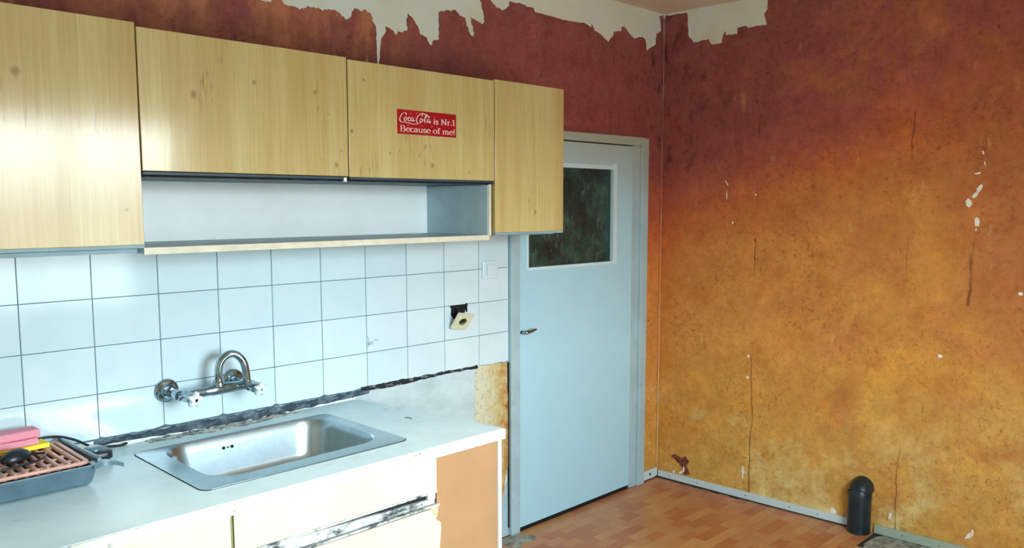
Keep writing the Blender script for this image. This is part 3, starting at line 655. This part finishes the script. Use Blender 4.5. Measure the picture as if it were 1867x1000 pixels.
# glyph: (advance, [strokes]) ; x-height 0.66, cap height 1
GL = {
 'B': (.80, [('l', V(.16)), ('l', [(0, 0), (.36, 0)]), ('l', [(0, 1), (.36, 1)]), ('l', [(.16, .52), (.36, .52)]), ('c', arc(.36, .76, .24, .24, 90, -90)), ('c', arc(.36, .26, .30, .26, 90, -90))]),
 'e': (.56, [('c', arc(.28, .32, .24, .33, 8, 320, 16)), ('l', [(.06, .37), (.50, .37)])]),
 'c': (.52, [('c', arc(.28, .32, .24, .33, 50, 320, 14)), ('l', [(.40, .5), (.47, .52)])]),
 'a': (.56, [('c', [(.08, .50), (.14, .63), (.28, .65), (.39, .56), (.40, .40), (.40, .10), (.52, .03)]), ('c', [(.40, .38), (.18, .33), (.05, .18), (.14, .01), (.30, .03), (.40, .16)])]),
 'u': (.66, [('c', [(.12, .64), (.12, .2), (.2, .02), (.36, .02), (.48, .16)]), ('l', V(.50, 0, .64)), ('l', [(0, .63), (.14, .63)]), ('l', [(.38, .63), (.52, .63)]), ('l', [(.5, .01), (.62, .01)])]),
 's': (.46, [('c', [(.38, .50), (.30, .63), (.16, .64), (.06, .52), (.12, .39), (.30, .28), (.38, .15), (.28, .01), (.12, .01), (.04, .16)])]),
 'o': (.60, [('c', arc(.29, .32, .24, .33, 90, 450, 18))]),
 'f': (.42, [('c', [(.44, .90), (.34, 1.0), (.22, .94), (.18, .75), (.18, .4), (.18, .02)]), ('l', [(.02, .62), (.38, .62)]), ('l', [(.04, .01), (.34, .01)])]),
 'm': (.96, [('l', V(.12, 0, .64)), ('c', [(.14, .48), (.26, .64), (.38, .62), (.44, .48), (.44, .02)]), ('c', [(.46, .48), (.58, .64), (.70, .62), (.76, .48), (.76, .02)]), ('l', [(0, .63), (.12, .63)]), ('l', [(.0, .01), (.24, .01)]), ('l', [(.34, .01), (.56, .01)]), ('l', [(.66, .01), (.88, .01)])]),
 'i': (.30, [('l', V(.14, 0, .64)), ('l', [(.02, .63), (.14, .63)]), ('l', [(.02, .01), (.27, .01)]), ('l', V(.13, .80, .95))]),
 'N': (.92, [('l', V(.14)), ('l', [(.12, 1), (.70, 0)]), ('l', V(.70)), ('l', [(0, 1), (.2, 1)]), ('l', [(0, 0), (.28, 0)]), ('l', [(.58, 1), (.84, 1)])]),
 'r': (.48, [('l', V(.14, 0, .64)), ('c', [(.16, .46), (.24, .60), (.34, .65), (.43, .58)]), ('l', [(.02, .63), (.14, .63)]), ('l', [(.02, .01), (.30, .01)])]),
 '.': (.26, [('l', V(.10, 0, .13))]), '1': (.46, [('l', V(.24)), ('l', [(.08, .84), (.24, .99)]), ('l', [(.08, 0), (.40, 0)])]),
 '!': (.30, [('l', V(.14, .28, 1)), ('l', V(.14, 0, .13))]), ' ': (.34, [])}
def write(bm, s, x, y, h, f, mi, width=None, dr=0):
    tot = sum(GL[c][0] for c in s); k = (width/(tot)) if width else h
    for c in s:
        adv, st = GL[c]
        for ty, pts in st:
            q = [(x+p[0]*k, y+p[1]*h+(x+p[0]*k)*dr) for p in pts]
            ribbon(bm, q, .045*h, .20*h, 0, f, mi, 3, curve=(ty == 'c'))
        x += adv*k
    return x
SX0, SX1, SZ0, SZ1 = 1.164, 1.451, 1.933, 2.022
FS = lambda u, v, o: (SX0+u, -.4034-o, SZ0+v)
b = BM(); sheet(b, [(0, 0), (SX1-SX0, 0), (SX1-SX0, SZ1-SZ0), (0, SZ1-SZ0)], FS, .0, .0004)
t_ = .0007
FT = lambda u, v, o: FS(u, v, t_)
write(b, 'Because of me!', .012, .010, .021, FT, 1, width=.270)
write(b, 'is Nr.1', .172, .045, .022, FT, 1, width=.110)
# flowing script name
sc = .0195; ox, oy = .010, .041
script = [
 [(1.02, 1.28), (1.10, 1.52), (.85, 1.72), (.45, 1.45), (.12, .85), (.08, .35), (.35, .08), (.85, .10), (1.6, .0), (2.4, -.12), (3.0, -.02)],
 [(1.15, .80), (.95, .98), (.76, .72), (.78, .40), (.98, .36), (1.14, .62), (1.15, .84), (1.38, .88)],
 [(1.72, .88), (1.58, 1.0), (1.40, .74), (1.42, .42), (1.62, .36), (1.84, .60)],
 [(2.20, .92), (2.00, .98), (1.84, .72), (1.86, .42), (2.04, .42), (2.22, .80), (2.18, .44), (2.32, .36), (2.48, .60)],
 [(2.44, .88), (2.62, .96)],
 [(3.62, 1.32), (3.72, 1.60), (3.45, 1.68), (3.05, 1.35), (2.78, .80), (2.80, .30), (3.08, .10), (3.45, .30)],
 [(3.72, .80), (3.52, .98), (3.34, .72), (3.36, .40), (3.56, .36), (3.72, .62), (3.70, .86)],
 [(3.90, .70), (4.22, 1.10), (4.52, 1.58), (4.40, 1.74), (4.22, 1.40), (4.08, .80), (4.10, .42), (4.28, .36)],
 [(3.2, 1.70), (3.7, 1.86), (4.3, 1.62), (4.8, 1.30), (5.0, 1.42)],
 [(4.86, .92), (4.66, .98), (4.50, .72), (4.52, .42), (4.70, .42), (4.88, .80), (4.84, .44), (4.98, .36), (5.14, .60)]]
for st in script: ribbon(b, [(ox+(p[0]*1.5)*sc, oy+p[1]*sc*1.12) for p in st], .0009, .0042, math.radians(15), FT, 1, 5)
for (u, v, r) in ((.062, .076, .004), (.092, .078, .005), (.150, .072, .006), (.178, .072, .003), (.05, .033, .005), (.165, .034, .005), (.19, .032, .003), (.135, .004, .004), (.115, .034, .003), (.032, .006, .003)):
    ribbon(b, [(u-r, v), (u+r, v+.001)], r*.8, r*1.4, 0, lambda a, c, o: FS(a, c, .0005), 2)
obj('sticker', b, [M_['red'], M_['sticker_white'], M_['sticker_pink']], d2, label='red sticker with white lettering')

# ------------------------------------------------------------------ base cabinets
def base_unit(x0, x1, label, last=False):
    T = thing('base_cabinet', ((x0+x1)/2, -.4, 0), label, 'cabinet')
    panel('side_panel', T, (x0, x0+.016, -.735, -.03, .0, .82), M_['white']); panel('side_panel', T, (x1-.016, x1, -.735, -.03, .0, .82), M_['white'])
    panel('bottom_panel', T, (x0+.016, x1-.016, -.735, -.03, .09, .106), M_['white']); panel('back_panel', T, (x0+.016, x1-.016, -.036, -.03, .106, .82), M_['white'])
    panel('plinth', T, (x0, x1, -.70, -.684, 0, .088), M_['dark'])
    obj('drawer_recess', bx(x0+.018, x1-.018, -.736, -.70, .652, .71), M_['dark'], T)
    dr_ = obj('drawer', bx(x0+.003, x1-.001, -.755, -.737, .700, .8165), M_['cream'], T, bevel=.0015)
    obj('lower_edge', bx(x0+.003, x1-.001, -.7565, -.7385, .6935, .6998), M_['alu'], dr_, label='scuffed grey lower edge')
    bb = BM(); sheet(bb, [(x0+.003, .656), (x1-.008, .656), (x1-.008, .672), (x0+.30, .688), (x0+.003, .694)], lambda u, v, o: (u, o, v), -.751, -.739)
    obj('grip_rail', bb, M_['alu'], T, bevel=.001, label='scuffed white grip rail')
    obj('top_shadow_line', bx(x0+.003, x1-.001, -.748, -.737, .814, .8215), M_['olive'], T)  # olive strip painting in the shadow line between worktop edge and drawer
    obj('rail_end', bx(x1-.038, x1-.006, -.752, -.739, .6725, .693), M_['white'], T)
    pts = [(x0+.003, .11), (x1+.010, .11), (x1+.012, .40), (x1+.009, .50), (x1+.016, .56), (x1+.013, .585), (x1-.004, .598), (x1-.014, .616), (x1-.028, .640), (x0+.003, .645)]
    if not last: pts = [(x0+.003, .11), (x1-.001, .11), (x1-.001, .645), (x0+.003, .645)]
    bb = BM(); sheet(bb, pts, lambda u, v, o: (u, o, v), -.757, -.739); dd_ = obj('cabinet_door', bb, M_['cream'], T, bevel=.001)
    obj('top_edge', bx(x0+.003, x1+(.010 if last else -.001), -.757, -.739, .6455, .652), M_['alu'], dd_, label='scuffed top edge')
    if last:
        bb = BM(); sheet(bb, [(x1-.03, .642), (x1+.008, .645), (x1+.006, .625), (x1-.002, .60), (x1-.014, .614), (x1-.024, .63)], lambda u, v, o: (u, o, v), -.753, -.7405); obj('broken_corner', bb, M_['chipboard'], dd_, label='broken brown chipboard corner')
    return T
UL = base_unit(-.60, .296, 'cream base cabinet at the left, under the electric grill')
UR = base_unit(.302, 1.040, 'cream base cabinet under the sink with brown filler panel', True)
obj('cabinet_gap', bx(.2962, .3018, -.752, -.60, .10, .818), M_['olive'], UR)
panel('filler_panel', UR, (1.0405, 1.3265, -.752, -.740, .02, .8205), M_['hardboard'], label='brown hardboard filler panel')
panel('end_panel', UR, (1.327, 1.343, -.762, -.03, .0, .8205), M_['white'], label='white end panel')

# worktop with sink cut-out
SO = (.272, 1.012, -.642, -.122); SB = (.345, .955, -.572, -.150)
hole = rrect(SB[0]-.012, SB[1]+.012, SB[2]-.012, SB[3]+.010, .10, 8)
b = BM(); sheet(b, [(-.61, -.770), (1.350, -.770), (1.350, -.742), (1.240, -.004), (-.61, -.004)], lambda u, v, o: (u, v, o), .822, .860, holes=[hole])
wt = obj('worktop', b, M_['worktop'], bevel=.002); tag(wt, 'long pale worktop with worn white front edge running under the tiled wall', 'worktop')
obj('edge_band', bx(-.612, 1.352, -.7765, -.7702, .8215, .8595), M_['edge'], wt, bevel=.0025, label='worn white front edge band')
b = BM(); nx, ny = 60, 6; rows = []
for i in range(nx+1):
    x = .36+.58*i/nx; r_ = []
    for j in range(ny+1):
        y = -.008-.052*j/ny*(.55+.45*math.sin(math.pi*i/nx))*(1+.5*mnoise.noise(Vector((x*18, 1, 0))))
        edge = j in (0, ny) or i in (0, nx)
        r_.append(b.verts.new((x, y, .8598 if (j == ny or i in (0, nx)) else .8612+.006*abs(mnoise.noise(Vector((x*60, y*60, 0))))*(1-j/ny)*2)))
    rows.append(r_)
for A_, B_ in zip(rows, rows[1:]):
    for j in range(ny): b.faces.new((A_[j], B_[j], B_[j+1], A_[j+1]))
obj('crumbled_mortar', b, mat_mortar('crumbled_mortar', sr(90, 98, 100), sr(222, 226, 216), .42, .58, 46), wall_left, smooth=True, kind='stuff')
b = BM(); tube(b, [(1.185, -.395, .8612), (1.195, -.40, .8612), (1.20, -.412, .8612), (1.193, -.425, .8612)], .0014, 6); obj('scratch_mark', b, M_['black'], wt)

# ------------------------------------------------------------------ sink
S = thing('kitchen_sink', (.64, -.38, .86), 'stainless steel kitchen sink set into the worktop below the taps', 'sink')
def rg(x0, x1, y0, y1, r, z): return [(p[0], p[1], z) for p in rrect(x0, x1, y0, y1, r, 8)]
b = BM(); zc = .860
loft(b, [rg(*SO, .035, zc-.001), rg(*SO, .035, zc+.0025), rg(SO[0]+.004, SO[1]-.004, SO[2]+.004, SO[3]-.004, .034, zc+.0035),
         rg(SB[0]-.010, SB[1]+.010, SB[2]-.010, SB[3]+.008, .098, zc+.002), rg(SB[0]-.004, SB[1]+.004, SB[2]-.004, SB[3]+.004, .096, zc+.0035), rg(*SB, .095, zc-.002),
         rg(SB[0]+.006, SB[1]-.006, SB[2]+.006, SB[3]-.006, .092, zc-.03), rg(SB[0]+.018, SB[1]-.018, SB[2]+.018, SB[3]-.018, .09, zc-.115),
         rg(SB[0]+.028, SB[1]-.028, SB[2]+.028, SB[3]-.028, .088, zc-.138), rg(SB[0]+.05, SB[1]-.05, SB[2]+.05, SB[3]-.05, .08, zc-.150), rg(SB[0]+.20, SB[1]-.20, SB[2]+.16, SB[3]-.16, .04, zc-.156)])
obj('basin', b, M_['steel'], S, smooth=True)
b = BM(); sheet(b, rrect(SO[0]-.0025, SO[1]+.0025, SO[2]-.003, SO[3]+.002, .036, 8), lambda u, v, o: (u, v, o), zc+.0002, zc+.0008, holes=[rrect(SO[0]+.001, SO[1]-.001, SO[2]+.001, SO[3]-.001, .034, 8)])
obj('sealant_line', b, M_['grime'], S, label='dark grimy sealant line')
b = BM(); lathe(b, [(0, .001), (.02, .001), (.038, .004), (.042, .001), (.042, 0), (0, 0)], (.65, -.36, zc-.156), (0, 0, 1), 24); obj('drain', b, M_['chrome'], S, smooth=True)
for dx, r in ((0, .0055), (.0155, .003), (.031, .0055)):
    b = BM(); lathe(b, [(0, .001), (r, .001), (r, 0), (0, 0)], (.570+dx, -.1590, zc-.036), (0, -1, .15), 14); obj('overflow_hole', b, M_['dark'], S)

# ------------------------------------------------------------------ wall mixer tap
F = thing('kitchen_tap', (.56, 0, 1.03), 'chrome wall-mounted mixer tap with arched spout above the sink', 'tap')
def flange(x, z):
    b = BM(); lathe(b, [(0, 0), (.040, 0), (.042, .004), (.041, .010), (.036, .014), (.026, .018), (.024, .026), (0, .026)], (x, .0, z), (0, -1, 0), 28); return obj('wall_flange', b, M_['chrome'], F, smooth=True)
flange(.443, 1.026); flange(.690, 1.026)
for x in (.443, .690):
    b = BM(); tube(b, smooth_pts([(x, -.02, 1.026), (x+.004, -.05, 1.024), (x+.010, -.085, 1.018)], 5), [.017]*3+[.015]*4+[.017]*4, 16)
    lathe(b, [(.0, 0), (.021, 0), (.021, .016), (.0, .016)], (x+.003, -.038, 1.024), (0, -1, -.05), 6); obj('inlet', b, M_['chrome'], F, smooth=True)
b = BM(); P0 = [(.443, -.092, 1.016), (.50, -.092, 1.018), (.57, -.092, 1.021), (.64, -.092, 1.022), (.705, -.092, 1.021)]
tube(b, smooth_pts(P0, 4), [.014]*4+[.017]*4+[.020]*5+[.018]*4, 16); lathe(b, [(0, 0), (.022, 0), (.025, .006), (.021, .018), (.017, .028), (0, .028)], (.593, -.092, 1.028), (0, 0, 1), 20)
obj('bridge_body', b, M_['chrome'], F, smooth=True)
b = BM(); arch = [(.593, -.092, 1.048), (.593, -.093, 1.085), (.600, -.097, 1.118), (.622, -.104, 1.142), (.650, -.112, 1.141), (.673, -.120, 1.115), (.682, -.124, 1.075), (.684, -.126, 1.035)]
tube(b, smooth_pts(arch, 6), .0135, 16); tube(b, [(.684, -.126, 1.045), (.684, -.126, 1.026)], .0155, 16); obj('spout', b, M_['chrome'], F, smooth=True)
# left valve with star handle, right valve with blue mark
def valve(x, dirv, mark, hsc=1.):
    dirv = Vector(dirv).normalized(); c0 = Vector((x, -.092, 1.018))
    b = BM(); lathe(b, [(.0, .0), (.021, .0), (.022, .012), (.018, .022), (.021, .030), (.017, .044), (0, .044)], c0, dirv, 18); obj('valve', b, M_['chrome'], F, smooth=True)
    c1 = c0+dirv*.044; t = dirv; a = t.orthogonal().normalized(); bb_ = t.cross(a)
    b = BM(); n = 40; prof = []
    for h, sc1 in ((0, .75), (.004, 1), (.016, 1), (.020, .85)):
        prof.append([tuple(c1+t*h+(a*math.cos(2*math.pi*k/n)+bb_*math.sin(2*math.pi*k/n))*(.0185+.0045*math.cos(5*2*math.pi*k/n))*sc1*hsc) for k in range(n)])
    loft(b, prof, True, True); hd = obj('tap_handle', b, M_['white_plastic'], F, smooth=True, label='white star-shaped tap handle')
    b = BM(); lathe(b, [(0, .0008), (.0055, .0008), (.006, 0), (0, 0)], c1+t*.020, t, 16); obj('handle_mark', b, mark, hd)
valve(.470, (.20, -1, -.16), M_['dark'], 1.25); valve(.708, (.30, -1, -.20), M_['blue_dot'], 1.15)

# ------------------------------------------------------------------ light switch and hanging socket
SW = thing('light_switch', (2.012, 0, 1.362), 'pale square light switch on the tiles beside the door frame', 'light switch')
b = BM(); loft(b, [[(p[0], -.001, p[1]) for p in rrect(1.962, 2.062, 1.318, 1.406, .008, 4)], [(p[0], -.009, p[1]) for p in rrect(1.963, 2.061, 1.319, 1.405, .008, 4)], [(p[0], -.011, p[1]) for p in rrect(1.966, 2.058, 1.322, 1.402, .008, 4)]], True, True)
obj('plate', b, M_['tile'], SW)
obj('rocker', bx(1.984, 2.044, -.017, -.0108, 1.336, 1.388), M_['tile'], SW, bevel=.002)
K = thing('wall_socket', (1.81, -.03, 1.14), 'yellowed square wall socket hanging loose from a hole in the tiles', 'socket')
cc = Vector((1.800, -.040, 1.140)); zx = Vector((.98, -.10, -.14)).normalized(); zy = Vector((.10, -.58, .80)); zy = (zy-zx*zy.dot(zx)).normalized(); zn = zx.cross(zy)
if zn.y > 0: zn = -zn
def FK(u, v, o): return tuple(cc+zx*u+zy*v+zn*o)
b = BM(); h_ = .046; hole = [(.018*math.cos(a), .018*math.sin(a)) for a in [k*math.tau/20 for k in range(20)]]
sheet(b, rrect(-h_, h_, -h_, h_, .004, 3), FK, 0, .008, holes=[hole]); obj('plate', b, M_['ivory'], K, bevel=.0015)
b = BM(); loft(b, [[FK(.0205*math.cos(a), .0205*math.sin(a), .0085) for a in [k*math.tau/24 for k in range(24)]], [FK(.0175*math.cos(a), .0175*math.sin(a), .0085) for a in [k*math.tau/24 for k in range(24)]], [FK(.0170*math.cos(a), .0170*math.sin(a), -.006) for a in [k*math.tau/24 for k in range(24)]]], True)
obj('well', b, M_['socket_in'], K, smooth=True)
for u in (-.008, .008):
    b = BM(); lathe(b, [(0, .001), (.0025, .001), (.0025, 0), (0, 0)], FK(u, 0, -.005), zn, 10); obj('pin_hole', b, M_['dark'], K)
b = BM(); tube(b, smooth_pts([(1.80, .002, 1.19), (1.795, -.02, 1.185), (1.80, -.035, 1.16), FK(0, .01, -.002)], 5), .006, 8); obj('wire_stub', b, M_['black'], K, smooth=True)
b = BM(); lathe(b, [(0, 0), (.024, 0), (.026, -.002), (.026, -.010), (.0, -.010)], FK(-.002, 0, 0), zn, 20); obj('back_box', b, M_['black'], K, smooth=True)
obj('bracket', bx(1.858, 1.864, -.006, .001, 1.172, 1.214), M_['black'], K)

# ------------------------------------------------------------------ electric grill on the worktop
T = thing('table_grill', (-.17, -.19, .86), 'grey table-top electric grill with a copper-coloured grate at the left end of the worktop', 'grill')
b = BM(); 
def rt_(i, z, r=.02): return [(p[0], p[1], z) for p in rrect(-.52+i, .095-i, -.378+i, -.022-i*.5, r, 5)]
loft(b, [rt_(.030, .8645), rt_(.022, .867), rt_(.018, .874), rt_(.008, .915), rt_(0, .922), rt_(.000, .9255), rt_(.010, .9255)], False, True)
obj('tray', b, M_['tray'], T, smooth=True)
b = BM(); loft(b, [rt_(.0102, .9252), rt_(.016, .915), rt_(.024, .885), rt_(.04, .880)], True); obj('tray_lining', b, M_['tray_in'], T, smooth=True)
for k in range(9):
    b = BM(); x = -.42+.055*k; lathe(b, [(0, .0006), (.0018, .0004), (.002, 0), (0, 0)], (x, -.3668, .905), (0, -1, -.1), 8)
    obj('vent_hole', b, M_['dark'], T)
for (x, y) in ((-.46, -.33), (.03, -.33), (.03, -.08), (-.46, -.08)):
    b = BM(); lathe(b, [(0, 0), (.010, 0), (.011, .004), (0, .004)], (x, y, .8605), (0, 0, 1), 12); obj('foot', b, M_['black'], T)
# right-hand rim bar and horn-like grip
b = BM(); tube(b, smooth_pts([(.088, -.03, .927), (.092, -.15, .927), (.096, -.28, .928), (.098, -.345, .930)], 4), [.009]*12+[.006], 10); obj('rim_bar', b, M_['tray'], T, smooth=True)
b = BM(); hp = smooth_pts([(.070, -.365, .922), (.100, -.362, .924), (.128, -.372, .922), (.150, -.388, .914)], 5)
rows = []
for i, p in enumerate(hp):
    t = i/(len(hp)-1); wv_ = .030*(1-t)**.7+.005; rows.append([b.verts.new(p+Vector(q)) for q in ((0, wv_, .003), (0, -wv_*.5, .004), (0, -wv_*.5, -.008), (0, wv_, -.008))])
for A_, B_ in zip(rows, rows[1:]):
    for k in range(4): b.faces.new((A_[k], A_[(k+1)%4], B_[(k+1)%4], B_[k]))
b.faces.new(rows[0]); b.faces.new(rows[-1]); obj('tray_grip', b, M_['tray'], T, smooth=True)
# grate
gr = bpy.data.objects.new('grate', None); COL.objects.link(gr); gr.parent = T; gr['label'] = 'copper-coloured ribbed grate'
bb = BM(); GX0, GX1, GY0, GY1, GZ = -.50, .074, -.345, -.045, .926
o1 = rrect(GX0, GX1, GY0, GY1, .02, 5); i1 = rrect(GX0+.014, GX1-.014, GY0+.014, GY1-.014, .012, 5)
sheet(bb, o1, lambda u, v, o: (u, v, o), GZ-.004, GZ+.006, holes=[i1]); obj('grate_frame', bb, M_['grate'], gr, bevel=.003)
nbar = 20; pitch_ = (GX1-GX0-.028)/nbar
for k in range(nbar):
    x = GX0+.014+pitch_*(k+.5); bb = BM(); tube(bb, [(x, GY0+.008, GZ), (x, GY1-.008, GZ)], .0082, 8); obj('grate_bar', bb, M_['grate'], gr, smooth=True)
for yy in (GY0+.035, GY0+.10, GY0+.22):
    bb = BM()
    for k in range(nbar-1):
        x = GX0+.014+pitch_*(k+1); y = yy+(.0 if k % 2 else .020); box(bb, x-pitch_*.4, x+pitch_*.4, y-.0075, y+.0075, GZ-.004, GZ+.003)
    obj('grate_rib', bb, M_['grate'], gr, bevel=.002)
# thermostat plug with dial and cable
tp = obj('thermostat_plug', None or (lambda bb: loft(bb, [[(p[0], p[1], z) for p in rrect(.122+i, .206-i, -.160+i, -.062-i, .024, 5)] for z, i in ((.868, .004), (.872, 0), (.892, 0), (.896, .004))], True, True))(BM()), M_['black'], T, smooth=True, label='black thermostat plug')
b = BM(); lathe(b, [(0, .010), (.021, .010), (.025, .008), (.027, 0), (0, 0)], (.160, -.108, .896), (0, 0, 1), 28); obj('dial', b, M_['tray'], tp, smooth=True, label='grey round dial')
b = BM(); tube(b, [(.090, -.10, .884), (.130, -.10, .884)], .007, 10); tube(b, [(.090, -.13, .884), (.130, -.13, .884)], .007, 10); obj('prong', b, M_['chrome'], tp)
b = BM(); tube(b, smooth_pts([(.195, -.060, .884), (.215, -.045, .880), (.25, -.030, .872), (.28, -.018, .8665), (.30, -.004, .8665)], 6), .0042, 8)
obj('power_cable', b, M_['black'], T, smooth=True)
b = BM(); tube(b, smooth_pts([(-.10, -.024, .905), (.00, -.018, .935), (.07, -.026, .940), (.12, -.045, .925), (.160, -.070, .900)], 6), .0042, 8); obj('power_cable', b, M_['black'], T, smooth=True)
# sponges, ladle, wire
def sponge(x0, x1, y0, y1, z0, z1, rot, r=.008):
    b = BM(); cx, cy = (x0+x1)/2, (y0+y1)/2; box(b, x0, x1, y0, y1, z0, z1)
    bmesh.ops.subdivide_edges(b, edges=b.edges[:], cuts=3, use_grid_fill=True)
    for v in b.verts:
        v.co += Vector((mnoise.noise(v.co*30), mnoise.noise(v.co*30+Vector((5, 0, 0))), mnoise.noise(v.co*30+Vector((0, 7, 0)))*.5 if v.co.z > z0+.001 else 0))*.003
        c_ = v.co-Vector((cx, cy, 0)); c_.rotate(Matrix.Rotation(rot, 3, 'Z')); v.co = c_+Vector((cx, cy, 0))
    return b
sy = obj('yellow_sponge', sponge(-.14, .030, -.128, -.062, .9350, .9485, .06), M_['yellow'], smooth=True, bevel=.003); tag(sy, 'flat yellow sponge cloth under the pink sponge on the grill', 'sponge')
sp = thing('pink_sponge', (-.07, -.09, .948), 'folded pink sponge lying on the yellow one at the back of the grill', 'sponge')
obj('upper_half', sponge(-.20, .010, -.118, -.050, .9695, .994, .04), M_['pink'], sp, smooth=True, bevel=.005); obj('lower_half', sponge(-.20, .002, -.122, -.058, .9495, .969, .02), M_['pink'], sp, smooth=True, bevel=.004)
ld = thing('ladle', (-.10, -.22, .932), 'glossy black plastic ladle head lying on the copper-coloured grate', 'ladle')
b = BM(); lathe(b, [(.0, .040), (.018, .036), (.032, .024), (.038, .008), (.036, 0), (.033, .002), (.028, .014), (0, .026)], (0, 0, 0), (0, 0, 1), 24)
bmesh.ops.transform(b, matrix=Matrix.Translation((-.082, -.200, .937)) @ Matrix.Rotation(.5, 4, 'Z') @ Matrix.Diagonal((1.25, .75, .8, 1)), verts=b.verts); obj('bowl', b, M_['black'], ld, smooth=True)
b = BM(); tube(b, smooth_pts([(-.118, -.215, .950), (-.18, -.25, .953), (-.28, -.29, .952), (-.40, -.32, .950)], 5), .006, 8); obj('handle', b, M_['black'], ld, smooth=True)
b = BM(); tube(b, smooth_pts([(-.40, -.285, .9385), (-.25, -.296, .9385), (-.12, -.285, .9385), (-.04, -.258, .9385), (-.008, -.215, .9385), (-.005, -.19, .9385), (-.04, -.17, .9385), (-.06, -.155, .9385), (-.10, -.150, .9385)], 6), .0035, 8)
wc = obj('wire_loop', b, M_['black'], smooth=True); tag(wc, 'thin dark wire curled in a loop on the front of the grate', 'wire')

# ------------------------------------------------------------------ black pipe elbow on the side wall
PE = thing('pipe_elbow', PR(1.245, 0, .05), 'black plastic pipe bending into the side wall at the floor', 'pipe')
b = BM(); r = .056
path = [(.040, 0), (.040, .10), (.040, .165), (.038, .195), (.028, .216), (.010, .226), (-.02, .228)]
P0 = [Vector(PR(1.245, z+.001, o)) for o, z in path]; tube(b, smooth_pts(P0[:1]+P0[1:], 5), r, 28); obj('pipe', b, M_['pipe'], PE, smooth=True)
b = BM(); cpts = []
for k in range(21):
    a = math.radians(200-k*11); 
    cpts.append(PR(1.245+r*1.0*math.cos(a), .200+.034*math.sin(a), .040+r*.92*abs(math.sin(a))))
tube(b, cpts, .004, 8); obj('moulding_ridge', b, M_['pipe'], PE, smooth=True)
